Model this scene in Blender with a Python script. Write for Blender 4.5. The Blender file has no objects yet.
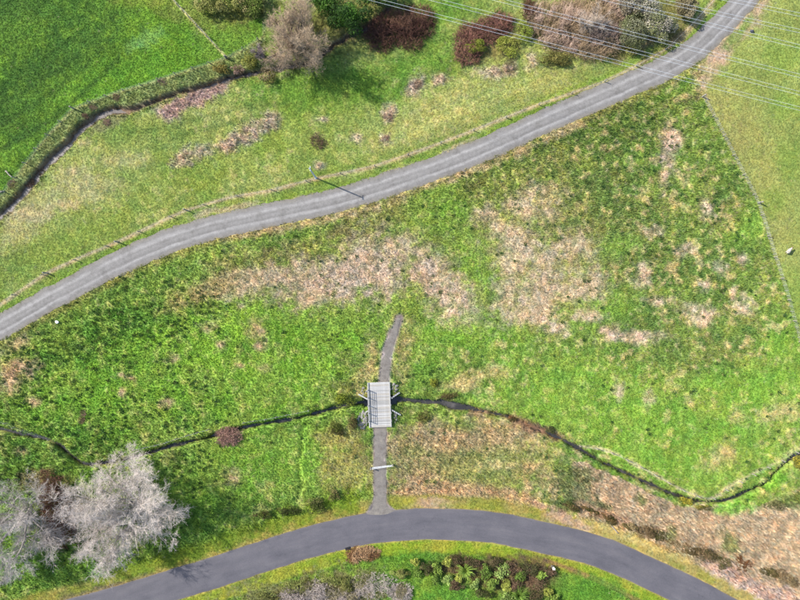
import bpy, bmesh, math, random
import numpy as np
from mathutils import Vector, Matrix

random.seed(7)
RNG = np.random.default_rng(11)
SC = bpy.context.scene
COL = SC.collection

# ------------------------------------------------------------------ camera, sky, sun, exposure
H_CAM = 107.0          # drone height (m)
S = 0.2                # metres on the ground per survey unit (map grid used for all coordinates below)
cam_d = bpy.data.cameras.new('drone_camera')
cam_d.sensor_width = 36.0
cam_d.lens = 18.0 / (400 * S / H_CAM)
cam_d.clip_start = 1.0
cam_d.clip_end = 3000.0
cam = bpy.data.objects.new('drone_camera', cam_d)
cam.location = (0, 0, H_CAM)
cam.rotation_euler = (0, 0, 0)
COL.objects.link(cam)
SC.camera = cam

SUN_EL = math.radians(37)
SUN_AZ = math.atan2(0.39, -0.92)      # direction towards the sun in the map plane
to_sun = Vector((math.cos(SUN_EL) * math.cos(SUN_AZ), math.cos(SUN_EL) * math.sin(SUN_AZ), math.sin(SUN_EL)))
world = bpy.data.worlds.new('World')
SC.world = world
world.use_nodes = True
wn = world.node_tree
wn.nodes.clear()
w_out = wn.nodes.new('ShaderNodeOutputWorld')
w_bg = wn.nodes.new('ShaderNodeBackground')
w_sky = wn.nodes.new('ShaderNodeTexSky')
w_sky.sky_type = 'NISHITA'
w_sky.sun_disc = False
w_sky.sun_elevation = SUN_EL
w_sky.sun_rotation = math.atan2(to_sun.x, to_sun.y)
w_bg.inputs['Strength'].default_value = 0.135
wn.links.new(w_sky.outputs[0], w_bg.inputs['Color'])
wn.links.new(w_bg.outputs[0], w_out.inputs['Surface'])

sun_d = bpy.data.lights.new('sun', 'SUN')
sun_d.energy = 4.3
sun_d.angle = math.radians(0.5)
sun_d.color = (1.0, 0.95, 0.87)
sun = bpy.data.objects.new('sun', sun_d)
sun.rotation_euler = to_sun.to_track_quat('Z', 'Y').to_euler()
sun.location = (-60, 30, 120)
COL.objects.link(sun)

SC.view_settings.view_transform = 'Standard'
SC.view_settings.look = 'None'
SC.view_settings.gamma = 1.0
SC.view_settings.use_curve_mapping = False
SC.view_settings.exposure = 1.34
K_EXP = 2.5            # how much brighter a sunlit surface shows than its base colour at this exposure

# ------------------------------------------------------------------ helpers
def lin(c):
    c = np.asarray(c, float) / 255.0
    return np.where(c <= 0.04045, c / 12.92, ((c + 0.055) / 1.055) ** 2.4)

def alb(r, g, b):
    """base colour of a surface that shows (r, g, b) in full sun"""
    return lin((r, g, b)) / K_EXP

def W(p, q, z=0.0):
    return Vector(((p - 400) * S, (300 - q) * S, z))

def sstep(a, b, x):
    t = np.clip((x - a) / (b - a), 0, 1)
    return t * t * (3 - 2 * t)

def _hash(ix, iy, seed):
    h = (ix.astype(np.int64) * 374761393 + iy.astype(np.int64) * 668265263 + seed * 974711) & 0xFFFFFFFF
    h = ((h ^ (h >> 13)) * 1274126177) & 0xFFFFFFFF
    h = h ^ (h >> 16)
    return (h & 0xFFFFFF) / float(0xFFFFFF)

def vnoise(x, y, seed=0):
    x = np.asarray(x, float); y = np.asarray(y, float)
    ix = np.floor(x); iy = np.floor(y)
    fx = x - ix; fy = y - iy
    fx = fx * fx * (3 - 2 * fx); fy = fy * fy * (3 - 2 * fy)
    a = _hash(ix, iy, seed); b = _hash(ix + 1, iy, seed)
    c = _hash(ix, iy + 1, seed); d = _hash(ix + 1, iy + 1, seed)
    return (a * (1 - fx) + b * fx) * (1 - fy) + (c * (1 - fx) + d * fx) * fy

def fbm(x, y, scale, octv=3, seed=0, rot=0.5):
    c, s = math.cos(rot), math.sin(rot)
    x, y = (np.asarray(x) * c - np.asarray(y) * s) / scale, (np.asarray(x) * s + np.asarray(y) * c) / scale
    t = 0; a = 1; n = 0
    for o in range(octv):
        t = t + a * vnoise(x * 2 ** o + 17.3 * o, y * 2 ** o - 9.1 * o, seed + o)
        n += a; a *= 0.55
    return t / n

def catmull(pts, step):
    """smooth polyline through pts (n, 2), resampled about every step units"""
    P = np.array(pts, float)
    P = np.vstack([2 * P[0] - P[1], P, 2 * P[-1] - P[-2]])
    out = []
    for i in range(1, len(P) - 2):
        p0, p1, p2, p3 = P[i - 1:i + 3]
        n = max(2, int(np.linalg.norm(p2 - p1) / step))
        t = np.linspace(0, 1, n, endpoint=False)[:, None]
        out.append(0.5 * (2 * p1 + (p2 - p0) * t + (2 * p0 - 5 * p1 + 4 * p2 - p3) * t ** 2 + (3 * p1 - p0 - 3 * p2 + p3) * t ** 3))
    out.append(P[-2][None])
    return np.vstack(out)

def pdist(X, Y, poly):
    """distance to a polyline, signed side, position along it"""
    best = np.full(X.shape, 1e9); side = np.zeros(X.shape); along = np.zeros(X.shape); acc = 0.0
    for (ax, ay), (bx, by) in zip(poly[:-1], poly[1:]):
        dx, dy = bx - ax, by - ay
        L2 = dx * dx + dy * dy
        t = np.clip(((X - ax) * dx + (Y - ay) * dy) / L2, 0, 1)
        ex, ey = X - (ax + t * dx), Y - (ay + t * dy)
        d = np.hypot(ex, ey)
        m = d < best
        best = np.where(m, d, best)
        side = np.where(m, np.sign(dx * ey - dy * ex), side)
        along = np.where(m, acc + t * math.sqrt(L2), along)
        acc += math.sqrt(L2)
    return best, side, along

def mesh_np(name, V, F, mat=None, smooth=False, cols=None):
    """one mesh from a vertex array and face arrays (a list may mix triangles and quads)"""
    V = np.asarray(V, np.float32)
    Fs = F if isinstance(F, list) else [F]
    Fs = [np.asarray(f, np.int32) for f in Fs if len(f)]
    me = bpy.data.meshes.new(name)
    me.vertices.add(len(V)); me.vertices.foreach_set('co', V.ravel())
    tot = np.concatenate([np.full(len(f), f.shape[1], np.int32) for f in Fs])
    idx = np.concatenate([f.ravel() for f in Fs])
    me.loops.add(len(idx)); me.loops.foreach_set('vertex_index', idx)
    me.polygons.add(len(tot))
    st = np.zeros(len(tot), np.int32); st[1:] = np.cumsum(tot)[:-1]
    me.polygons.foreach_set('loop_start', st)
    me.polygons.foreach_set('loop_total', tot)
    me.polygons.foreach_set('use_smooth', np.full(len(tot), smooth))
    if cols is not None:
        a = me.color_attributes.new('col', 'FLOAT_COLOR', 'POINT')
        c = np.ones((len(V), 4), np.float32); c[:, :3] = cols
        a.data.foreach_set('color', c.ravel())
    me.update(calc_edges=True)
    if mat: me.materials.append(mat)
    return me

def obj(name, me, parent=None, loc=None, rz=0.0):
    o = bpy.data.objects.new(name, me)
    COL.objects.link(o)
    if parent: o.parent = parent
    if loc is not None: o.location = loc
    if rz: o.rotation_euler = (0, 0, rz)
    return o

def tag(o, label=None, cat=None, group=None, kind=None):
    if label: o['label'] = label
    if cat: o['category'] = cat
    if group: o['group'] = group
    if kind: o['kind'] = kind
    return o

def thing(name, label, cat, loc=(0, 0, 0), rz=0.0, group=None):
    o = obj(name, None, None, loc, rz)
    return tag(o, label, cat, group)

def copy_tree(o, parent=None):
    c = o.copy(); COL.objects.link(c); c.parent = parent
    for ch in o.children: copy_tree(ch, c)
    return c

# ------------------------------------------------------------------ materials
def new_mat(name):
    m = bpy.data.materials.new(name); m.use_nodes = True
    nt = m.node_tree; nt.nodes.clear()
    out = nt.nodes.new('ShaderNodeOutputMaterial')
    b = nt.nodes.new('ShaderNodeBsdfPrincipled')
    b.inputs['Specular IOR Level'].default_value = 0.25
    nt.links.new(b.outputs[0], out.inputs['Surface'])
    return m, nt, b, out

def nz(nt, scale, detail=3, rough=0.6, coord='Object', loc=None):
    tc = nt.nodes.new('ShaderNodeTexCoord')
    n = nt.nodes.new('ShaderNodeTexNoise')
    n.inputs['Scale'].default_value = scale
    n.inputs['Detail'].default_value = detail
    n.inputs['Roughness'].default_value = rough
    nt.links.new(tc.outputs[coord], n.inputs['Vector'])
    return n

def ramp(nt, src, stops):
    r = nt.nodes.new('ShaderNodeValToRGB')
    e = r.color_ramp.elements
    while len(e) < len(stops): e.new(0.5)
    for k, (p, c) in enumerate(stops):
        e[k].position = p
        e[k].color = (*c, 1) if len(c) == 3 else c
    nt.links.new(src, r.inputs[0])
    return r

def mixc(nt, blend, fac, a, b):
    m = nt.nodes.new('ShaderNodeMix'); m.data_type = 'RGBA'; m.blend_type = blend
    for s, v in ((m.inputs['Factor'], fac), (m.inputs[6], a), (m.inputs[7], b)):
        if isinstance(v, (int, float)): s.default_value = v
        elif isinstance(v, tuple): s.default_value = (*v, 1) if len(v) == 3 else v
        else: nt.links.new(v, s)
    return m.outputs[2]

def bump(nt, b, src, strength, dist):
    bm = nt.nodes.new('ShaderNodeBump')
    bm.inputs['Strength'].default_value = strength
    bm.inputs['Distance'].default_value = dist
    nt.links.new(src, bm.inputs['Height'])
    nt.links.new(bm.outputs[0], b.inputs['Normal'])

def mat_plain(name, col, rough=0.8, var=0.25, scale=3.0, bumpd=0.02, metal=0.0):
    m, nt, b, out = new_mat(name)
    n = nz(nt, scale, 5, 0.65)
    c = tuple(float(x) for x in col)
    r = ramp(nt, n.outputs['Fac'], [(0.25, tuple(x * (1 - var) for x in c)), (0.75, tuple(x * (1 + var) for x in c))])
    nt.links.new(r.outputs[0], b.inputs['Base Color'])
    b.inputs['Roughness'].default_value = rough
    b.inputs['Metallic'].default_value = metal
    if bumpd: bump(nt, b, n.outputs['Fac'], 0.6, bumpd)
    return m

def mat_attr(name, rough=0.75, scale=6.0, lo=0.75, hi=1.25, kind='GEOMETRY', transl=0.0):
    """base colour from the 'col' attribute (what grows there), with fine procedural variation"""
    m, nt, b, out = new_mat(name)
    a = nt.nodes.new('ShaderNodeAttribute'); a.attribute_name = 'col'; a.attribute_type = kind
    n = nz(nt, scale, 4, 0.65)
    r = ramp(nt, n.outputs['Fac'], [(0.3, (lo, lo, lo)), (0.7, (hi, hi, hi))])
    c = mixc(nt, 'MULTIPLY', 1.0, a.outputs['Color'], r.outputs[0])
    nt.links.new(c, b.inputs['Base Color'])
    b.inputs['Roughness'].default_value = rough
    b.inputs['Specular IOR Level'].default_value = 0.12
    if transl:
        t = nt.nodes.new('ShaderNodeBsdfTranslucent'); nt.links.new(c, t.inputs['Color'])
        mx = nt.nodes.new('ShaderNodeMixShader'); mx.inputs[0].default_value = transl
        nt.links.new(b.outputs[0], mx.inputs[1]); nt.links.new(t.outputs[0], mx.inputs[2])
        nt.links.new(mx.outputs[0], out.inputs['Surface'])
    return m

M_ground = mat_attr('turf_and_soil', 0.9, 2.2, 0.78, 1.22)
M_leaf = mat_attr('leaves', 0.6, 3.0, 0.8, 1.2, transl=0.25)
M_twig = mat_attr('bark_and_twigs', 0.85, 3.0, 0.8, 1.2)
M_blade = mat_attr('grass_blades', 0.65, 3.0, 0.85, 1.15, kind='INSTANCER', transl=0.3)
M_rock = mat_plain('grey_rock', alb(172, 168, 160), 0.9, 0.3, 2.5, 0.03)
M_post = mat_plain('weathered_fence_timber', alb(185, 178, 165), 0.85, 0.25, 9, 0.01)
M_plank = mat_plain('pale_weathered_planks', alb(214, 212, 208), 0.8, 0.10, 4.0, 0.006)
M_planks = [mat_plain('pale_weathered_planks_%s' % k, alb(*c), 0.8, 0.2, 1.6, 0.006)
            for k, c in (('silver', (216, 214, 211)), ('warm', (210, 204, 194)), ('grey', (194, 192, 188)), ('light', (230, 228, 224)))]
M_rail = mat_plain('grey_rail_timber', alb(205, 204, 200), 0.75, 0.12, 5, 0.005)
M_conc = mat_plain('pale_concrete', alb(215, 214, 210), 0.85, 0.12, 3, 0.01)
M_wire = mat_plain('galvanised_wire', (0.55, 0.56, 0.58), 0.4, 0.05, 3, 0, metal=0.6)
M_cable = mat_plain('weathered_aluminium_cable', (0.62, 0.64, 0.68), 0.35, 0.05, 1, 0, metal=0.35)
M_galv = mat_plain('galvanised_steel', (0.62, 0.63, 0.64), 0.45, 0.08, 3, 0, metal=0.4)
M_pole = mat_plain('pale_concrete_pole', (0.34, 0.37, 0.40), 0.7, 0.12, 2, 0.01)
M_dark = mat_plain('black_iron', (0.02, 0.02, 0.022), 0.5, 0.2, 4, 0.005)
M_white = mat_plain('white_paint', (0.75, 0.75, 0.74), 0.5, 0.04, 4, 0)
M_log = mat_plain('bleached_log', alb(200, 188, 172), 0.85, 0.2, 4, 0.02)

# ------------------------------------------------------------------ survey lines (map grid, 5 units = 1 m)
GRAVEL = catmull([(-190, 440), (-110, 388), (-50, 353), (0, 327), (67, 290), (135, 255), (202, 231), (270, 215), (335, 201), (402, 180),
                  (468, 156), (535, 126), (602, 97), (662, 70), (690, 53), (717, 29), (745, -1), (768, -32), (800, -85), (850, -180)], 4)
ASPHALT = catmull([(-200, 672), (-110, 655), (0, 632), (60, 617), (110, 604), (166, 587), (213, 573), (255, 559), (310, 542), (365, 529), (420, 524), (435, 524),
                   (490, 527), (545, 538), (600, 552), (653, 575), (711, 603), (760, 632), (830, 680), (930, 760)], 4)
TRACK_N = catmull([(384, 386), (385, 370), (388, 350), (394, 332), (399, 318)], 2)
TRACK_S = catmull([(380, 420), (380, 458), (380, 500), (381, 516)], 2)
STREAM1 = catmull([(-160, 330), (-80, 270), (-30, 235), (0, 215), (25, 190), (45, 164), (62, 148), (85, 124), (108, 111), (130, 110), (150, 103), (180, 92), (205, 86), (235, 76),
                   (262, 71), (285, 66), (310, 62), (330, 47), (350, 36), (370, 24), (392, 4), (410, -30), (440, -90), (470, -180)], 3)
STREAM2 = catmull([(-160, 400), (-80, 412), (-30, 422), (0, 430), (25, 436), (45, 440), (58, 446), (72, 458), (85, 465), (110, 463), (140, 456), (170, 447), (200, 440), (228, 432), (260, 425),
                   (290, 420), (315, 414), (340, 407), (362, 403), (380, 403), (400, 400), (420, 402), (440, 403), (456, 407), (468, 408), (480, 411), (510, 418),
                   (540, 430), (570, 444), (600, 461), (625, 473), (655, 487), (680, 497), (705, 503), (728, 501), (750, 492), (768, 483), (780, 470), (795, 459),
                   (820, 448), (880, 440), (960, 430)], 3)
FENCE_CREEK = [(-8, 205), (8, 188), (22, 169), (48, 136), (74, 109), (115, 94), (165, 79), (226, 58), (246, 48), (262, 37)]
FENCE_PADDOCK = [(160, -14), (173, 0), (200, 29), (226, 57)]
FENCE_ROAD = [(-14, 314), (0, 305), (47, 273), (82, 257), (118, 242), (152, 226), (186, 210), (228, 198), (270, 191), (315, 179), (369, 168), (402, 157), (436, 145),
              (467, 133), (535, 106), (602, 83), (636, 66), (670, 47), (690, 26), (712, 2), (722, -12)]
FENCE_EAST = [(702, 97), (722, 135), (743, 175), (757, 204), (763, 225), (775, 265), (787, 305), (797, 338), (808, 372)]
PALE_BANK = catmull([(580, 446), (602, 449), (624, 458), (652, 473), (679, 488), (710, 499), (726, 488), (741, 480), (785, 459), (800, 449), (830, 440)], 4)

def yat(poly, X):
    poly = np.asarray(poly); i = np.argsort(poly[:, 0])
    return np.interp(X, poly[i, 0], poly[i, 1])

# ------------------------------------------------------------------ what grows where, and how the land lies
def axis(a, b, step, far):
    core = np.arange(a, b + 1e-6, step)
    g = []; d = step; x = 0
    while x < far:
        d *= 1.4; x += d; g.append(x)
    g = np.array(g)
    return np.concatenate([(core[0] - g)[::-1], core, core[-1] + g]), len(g), len(core)

STEP = 1.5
PX, NGX, NCX = axis(-70, 870, STEP, 3200)
QY, NGY, NCY = axis(-70, 670, STEP, 3200)
P, Q = np.meshgrid(PX, QY)
n40 = fbm(P, Q, 40, 4, 1); n16 = fbm(P, Q, 16, 4, 2); n7 = fbm(P, Q, 7, 3, 3); n3 = fbm(P, Q, 3.2, 2, 4); n90 = fbm(P, Q, 90, 3, 5)
wob = (n16 - 0.5) * 14 + (n7 - 0.5) * 7

dG, sG, aG = pdist(P, Q, GRAVEL)
dA, sA, aA = pdist(P, Q, ASPHALT)
d1, s1, a1 = pdist(P, Q, STREAM1)
d2, s2, a2 = pdist(P, Q, STREAM2)
dTN, _, aTN = pdist(P, Q, TRACK_N)
dTS, _, aTS = pdist(P, Q, TRACK_S)
dFR, _, _ = pdist(P, Q, FENCE_ROAD)
dFC, sFC, _ = pdist(P, Q, FENCE_CREEK)
dFP, _, _ = pdist(P, Q, FENCE_PADDOCK)
dFE, sFE, _ = pdist(P, Q, FENCE_EAST)
dPB, _, _ = pdist(P, Q, PALE_BANK)

north = Q < yat(GRAVEL, P)                               # beyond the gravel road
south = Q > yat(ASPHALT, P)                              # below the sealed road
creek_line = yat(np.array(FENCE_CREEK), P)
z_nw = north & (Q < creek_line) & (P < 262 + 0 * Q)      # paddock across the creek
z_east = (~north) & (P > np.interp(Q, [f[1] for f in FENCE_EAST], [f[0] for f in FENCE_EAST])) & (Q < 372)
z_east |= (~north) & (P > 702) & (Q < 98)

C = np.zeros(P.shape + (3,))
rough = np.zeros(P.shape)         # tussocky relief
tall = np.full(P.shape, 0.14)     # grass height (m)
dens = np.ones(P.shape)           # share of tufts kept
dry = np.zeros(P.shape)           # share of dead straw

def paint(mask, rgb):
    C[:] = C * (1 - mask[..., None]) + alb(*rgb) * mask[..., None]

def blend2(c1, c2, t):
    return alb(*c1) * (1 - t[..., None]) + alb(*c2) * t[..., None]

def zone(mask, c1, c2, t, r, h, dn=1.0):
    C[mask] = blend2(c1, c2, np.clip(t, 0, 1))[mask]
    rough[mask] = r; tall[mask] = h; dens[mask] = dn

t1 = sstep(0.3, 0.7, n40 * 0.6 + n7 * 0.4)
zone(np.ones(P.shape, bool), (104, 142, 56), (130, 168, 66), t1, 0.6, 0.22)               # the section between the roads
zone(north, (122, 152, 64), (154, 172, 88), sstep(0.3, 0.7, n16 * .5 + n40 * .5), 0.2, 0.08)
zone(z_nw, (80, 124, 36), (114, 162, 46), sstep(0.28, 0.72, n40 * .5 + n7 * .5), 0.2, 0.10)
zone(z_east, (146, 162, 78), (160, 174, 88), sstep(0.3, 0.7, n40), 0.08, 0.07)
zone(south, (88, 138, 44), (120, 160, 54), sstep(0.3, 0.7, n16), 0.25, 0.14)

s5 = fbm(P, Q, 5.5, 2, 14); s9 = fbm(P, Q, 10, 3, 15)
speck = sstep(.36, .62, s5 * .62 + n3 * .38)

def ell(cx, cy, rx, ry, rot=0.0, soft=0.35, nzz=0.9, fine=0.6, w=None):
    c, s = math.cos(math.radians(rot)), math.sin(math.radians(rot))
    w = w or (slice(None), slice(None))
    X, Y = P[w] - cx, Q[w] - cy
    u = (X * c + Y * s) / rx; v = (-X * s + Y * c) / ry
    d = np.sqrt(u * u + v * v) + nzz * (n16[w] - 0.5) + fine * (n7[w] - 0.5) + fine * (n3[w] - 0.5)
    return 1 - sstep(1 - soft, 1 + soft, d)

def patch(lst, rgb, strength=1.0, dryv=None, r=None, h=None, soft=0.35, nzz=0.9, fine=0.6, limit=None):
    for e in lst:
        R_ = max(e[2], e[3]) * 2.6
        j0, j1 = np.searchsorted(PX, [e[0] - R_, e[0] + R_]); i0, i1 = np.searchsorted(QY, [e[1] - R_, e[1] + R_])
        w = (slice(i0, i1), slice(j0, j1))
        dr_y = dryv is not None and dryv > .5
        m = ell(*e[:4], e[4] if len(e) > 4 else 0, soft + (.4 if dr_y else .1), nzz + .2, fine + (.5 if dr_y else .2), w) * strength
        if limit is not None: m = m * limit[w]
        if dr_y: m = m * np.clip(.45 + .75 * speck[w], 0, 1)
        C[w] = C[w] * (1 - m[..., None]) + alb(*rgb) * m[..., None]
        if dryv is not None: dry[w] = np.maximum(dry[w] * (1 - m), m * dryv) if dryv > 0 else dry[w] * (1 - m)
        if r is not None: rough[w] = rough[w] * (1 - m) + r * m
        if h is not None: tall[w] = tall[w] * (1 - m) + h * m

mid = (~north) & (~south) & (~z_east)
midf = mid.astype(float)
# --- paddock across the creek
patch([(20, 20, 90, 50), (10, 110, 60, 40), (60, 60, 70, 20, -35)], (64, 106, 36), 0.55, soft=.6)
patch([(180, 60, 70, 22, -18), (120, 78, 60, 14, -18), (205, 40, 30, 25)], (98, 152, 40), 0.6, soft=.6)
patch([(150, 38, 16, 9, -30), (135, 46, 12, 6, -30)], (126, 176, 86), 0.55)
patch([(165, 4, 14, 14), (150, 2, 30, 8)], (132, 146, 58), 0.5)
patch([(225, 30, 32, 34), (190, 4, 16, 12)], (118, 158, 56), 0.7, soft=.4)
patch([(215, 14, 40, 14)], (140, 150, 70), 0.5)
m_strip = north & ~z_nw & (Q < yat(STREAM1, P)) & (P < 265)
zone(m_strip, (112, 138, 66), (148, 164, 96), n7, 0.35, 0.2)
for off, k in ((0, .6), (26, .5), (46, .4)):            # contour tracks trodden across the slope
    dd = np.abs((Q - (150 - P * 0.78 - off + 10 * np.sin(P / 40))) * 0.8)
    paint((1 - sstep(1, 4, dd + wob * 0.2)) * k * z_nw * (P < 120), (56, 94, 34))
# --- bank between creek and gravel road
fl = north & ~z_nw & ~m_strip; fl = fl.astype(float)
patch([(40, 205, 42, 16, -20), (20, 232, 30, 12, -30), (100, 190, 30, 12), (125, 160, 22, 9), (75, 175, 20, 10)], (176, 176, 114), 0.6, 0.3, limit=fl)
patch([(28, 214, 18, 7), (62, 204, 14, 6), (72, 172, 5, 4), (85, 143, 6, 4)], (196, 178, 136), 0.6, 0.6, limit=fl)
patch([(330, 85, 60, 22), (400, 78, 42, 22), (290, 95, 40, 16), (450, 52, 18, 26), (440, 10, 30, 20)], (98, 146, 44), 0.75, 0, soft=.6, limit=fl)  # deeper green grass, with soft shade of the creek trees painted in
patch([(300, 130, 60, 25), (220, 165, 60, 20, -15), (150, 200, 60, 20, -25), (350, 155, 50, 15, -15), (80, 240, 50, 14, -30)], (128, 158, 56), 0.45, 0, soft=.6, limit=fl)
patch([(480, 100, 60, 22, -15), (540, 86, 40, 14, -15), (440, 115, 40, 20, -15), (400, 135, 40, 12, -20)], (176, 182, 100), 0.6, 0.25, limit=fl)
patch([(620, 76, 34, 9, -22), (560, 98, 30, 7, -22)], (140, 172, 62), 0.5, limit=fl)
patch([(170, 113, 13, 9), (200, 96, 17, 9, -15), (213, 90, 14, 6, -15), (182, 104, 8, 6)], (168, 144, 128), 1.0, 0.5, r=.8, h=.25, limit=fl)
patch([(255, 128, 14, 9, -35), (270, 121, 9, 8), (238, 140, 14, 8, -20), (225, 147, 10, 6), (190, 155, 12, 7, -20), (203, 151, 9, 6), (182, 161, 7, 5)], (200, 182, 158), 0.95, 0.9, r=1.3, h=.55, limit=fl)
patch([(389, 113, 6, 9, 20), (385, 140, 5, 5), (418, 83, 7, 9), (412, 92, 6, 5), (356, 138, 6, 4), (320, 165, 6, 4), (323, 120, 6, 3), (440, 80, 9, 6), (508, 68, 8, 6), (490, 72, 16, 6), (532, 62, 6, 9)], (202, 182, 158), 0.9, 0.9, r=1.1, h=.45, limit=fl)
for tr in ([(120, 132), (160, 130), (200, 118), (240, 108), (290, 103)], [(140, 150), (200, 130), (260, 116)]):
    dd, _, _ = pdist(P, Q, tr); paint((1 - sstep(1, 4.5, dd + wob * .2)) * 0.4, (92, 124, 52))
# streaks of trodden grass on the eastern bank
stk = fbm(P * 0.35 + Q * 0.5, Q * 1.6 + P * 0.65, 7, 3, 31)
paint(sstep(.5, .75, stk) * .45 * fl * (P > 380), (120, 150, 62))
# --- rough section, eastern half
east = midf * sstep(430, 520, P + wob)
patch([(560, 140, 110, 30, -25), (660, 125, 50, 26, -20), (480, 195, 40, 24, -25)], (104, 130, 58), 0.6, 0.1, r=.7, h=.35, limit=midf, soft=.5)
patch([(700, 250, 70, 90), (600, 190, 60, 40), (690, 340, 80, 40), (640, 250, 60, 60)], (110, 142, 66), 0.7, 0.05, r=.65, h=.3, limit=midf, soft=.5)
paint(sstep(.5, .66, s9) * .45 * east, (146, 154, 82)); dry += sstep(.5, .66, s9) * .25 * east
paint(sstep(.54, .66, fbm(P, Q, 9, 3, 77)) * .28 * east, (98, 132, 62))
fleck = sstep(.56, .68, s5 * .7 + n16 * .3) * (.42 * east + .10 * midf + .22 * fl * sstep(.5, .6, n40))
paint(fleck, (198, 176, 130)); dry[:] = np.maximum(dry, fleck * .8)
patch([(370, 220, 60, 14, -20), (450, 196, 40, 10, -20), (300, 250, 50, 12, -20), (250, 268, 40, 10, -22)], (140, 136, 76), 0.6, 0.35, r=.8, h=.3, limit=midf)
# --- lush green
patch([(230, 330, 110, 34, -10), (140, 370, 120, 50), (280, 385, 70, 36), (320, 340, 60, 24), (60, 400, 80, 40)], (120, 174, 52), 0.8, 0, r=.38, h=.2, limit=midf, soft=.5)
patch([(190, 330, 60, 26, -10), (215, 365, 50, 14), (240, 312, 50, 10, -8), (300, 372, 40, 14)], (142, 188, 60), 0.5, 0, limit=midf, soft=.6)
patch([(482, 268, 26, 34, 10), (470, 245, 18, 20), (505, 330, 30, 20), (460, 330, 30, 24), (440, 210, 30, 26), (415, 345, 18, 24)], (116, 172, 52), 0.75, 0, r=.4, h=.18, limit=midf, soft=.5)
patch([(618, 246, 18, 10), (606, 305, 26, 14), (560, 375, 60, 24), (600, 405, 90, 26, -6), (700, 425, 90, 34, -8), (660, 460, 60, 22, 12), (740, 455, 40, 26), (520, 400, 50, 14), (785, 350, 26, 22, 60), (752, 228, 14, 24, 70), (765, 385, 50, 20)], (126, 176, 60), 0.75, 0, r=.35, h=.16, limit=midf, soft=.5)
patch([(230, 470, 50, 26, -10), (280, 450, 60, 18, -10), (215, 495, 40, 16, -12), (310, 468, 34, 18)], (116, 166, 54), 0.85, 0, r=.4, h=.18, limit=midf, soft=.5)
patch([(60, 352, 70, 14, -25), (120, 335, 60, 12, -22), (40, 440, 60, 22), (150, 310, 50, 12, -22), (30, 465, 50, 16)], (98, 148, 54), 0.6, 0, r=.8, h=.3, limit=midf, soft=.5)
# --- yellower and duller drifts through the green
dr1 = sstep(.46, .64, fbm(P, Q, 20, 4, 61)) * midf; dr2 = sstep(.5, .64, fbm(P, Q, 13, 4, 62)) * midf
paint(dr1 * .42, (150, 178, 76)); paint(dr2 * .22, (118, 146, 66)); paint(sstep(.6, .68, s5 * .6 + n16 * .4) * .26 * midf, (182, 172, 108))
# --- dead straw
patch([(370, 262, 90, 34, -12), (540, 245, 66, 70, 10), (250, 282, 60, 18, -16)], (150, 152, 88), 0.45, 0.2, limit=midf, soft=.7)
patch([(366, 263, 34, 28, -10), (335, 280, 44, 18, -8), (290, 279, 40, 16, -10), (250, 280, 40, 12, -14), (315, 296, 24, 10), (395, 245, 20, 12), (420, 262, 24, 16), (448, 296, 34, 20, 30), (438, 278, 22, 12, 30)], (188, 172, 138), 0.9, 0.85, r=.45, h=.22, limit=midf)
patch([(366, 268, 26, 20), (345, 285, 22, 10), (455, 302, 18, 10, 20), (425, 270, 10, 8)], (196, 178, 152), 0.75, 0.9, limit=midf)
patch([(205, 290, 34, 8, -18), (230, 258, 20, 8, -20), (180, 305, 18, 6, -18)], (160, 150, 88), 0.7, 0.6, limit=midf)
patch([(545, 192, 20, 10, 10), (520, 205, 16, 10, -20), (488, 214, 12, 8), (505, 230, 20, 10, 30), (540, 214, 14, 8), (522, 245, 26, 9, 10), (512, 262, 14, 12), (548, 262, 16, 20), (575, 245, 18, 12), (530, 285, 26, 14), (570, 290, 30, 12, -20), (505, 300, 12, 20, 10), (525, 312, 20, 10), (595, 290, 12, 12), (540, 300, 12, 24)], (190, 174, 140), 0.88, 0.8, r=.5, h=.22, limit=midf)
patch([(668, 152, 7, 22), (665, 175, 5, 14), (673, 140, 9, 8), (630, 337, 26, 6, 4), (612, 333, 10, 6), (652, 335, 12, 4), (585, 316, 14, 6), (560, 330, 10, 7), (552, 322, 6, 8), (690, 250, 6, 6), (706, 210, 7, 9), (680, 252, 5, 6), (720, 268, 5, 8), (705, 285, 6, 5), (733, 292, 4, 6), (742, 258, 5, 4), (695, 310, 16, 5, 10), (660, 300, 12, 4), (645, 270, 6, 10), (655, 232, 8, 5), (740, 305, 10, 10), (648, 398, 5, 8), (618, 390, 5, 8), (640, 282, 8, 5), (700, 320, 10, 6)], (204, 182, 154), 0.85, 0.8, r=.7, h=.22, limit=midf)
patch([(780, 411, 22, 7, -8), (740, 418, 8, 6), (716, 462, 16, 9, -15), (727, 450, 8, 10), (690, 402, 5, 5), (460, 385, 18, 6), (480, 375, 14, 6), (500, 372, 12, 5)], (196, 178, 120), 0.7, 0.6, limit=midf)
patch([(16, 372, 18, 12), (8, 385, 12, 12), (26, 366, 12, 8), (34, 402, 6, 5)], (192, 166, 126), 0.85, 0.7, r=.7, h=.25, limit=midf)
patch([(174, 358, 7, 4), (205, 327, 9, 5), (221, 345, 5, 5), (256, 330, 8, 10), (262, 346, 6, 4), (121, 375, 4, 3), (122, 392, 5, 5), (132, 378, 4, 3), (166, 404, 6, 4), (265, 368, 5, 4), (232, 476, 8, 9, 60), (240, 365, 4, 3), (20, 452, 7, 4)], (192, 162, 128), 0.85, 0.7, r=.6, h=.22, limit=midf)
patch([(362, 375, 9, 14), (352, 392, 14, 7), (372, 345, 6, 14), (375, 365, 6, 12), (405, 350, 9, 30, 10), (398, 330, 8, 14)], (176, 164, 108), 0.75, 0.6, r=.6, h=.28, limit=midf)
patch([(345, 360, 9, 9), (340, 385, 12, 6)], (110, 120, 60), 0.6, 0.2, limit=midf)
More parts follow.
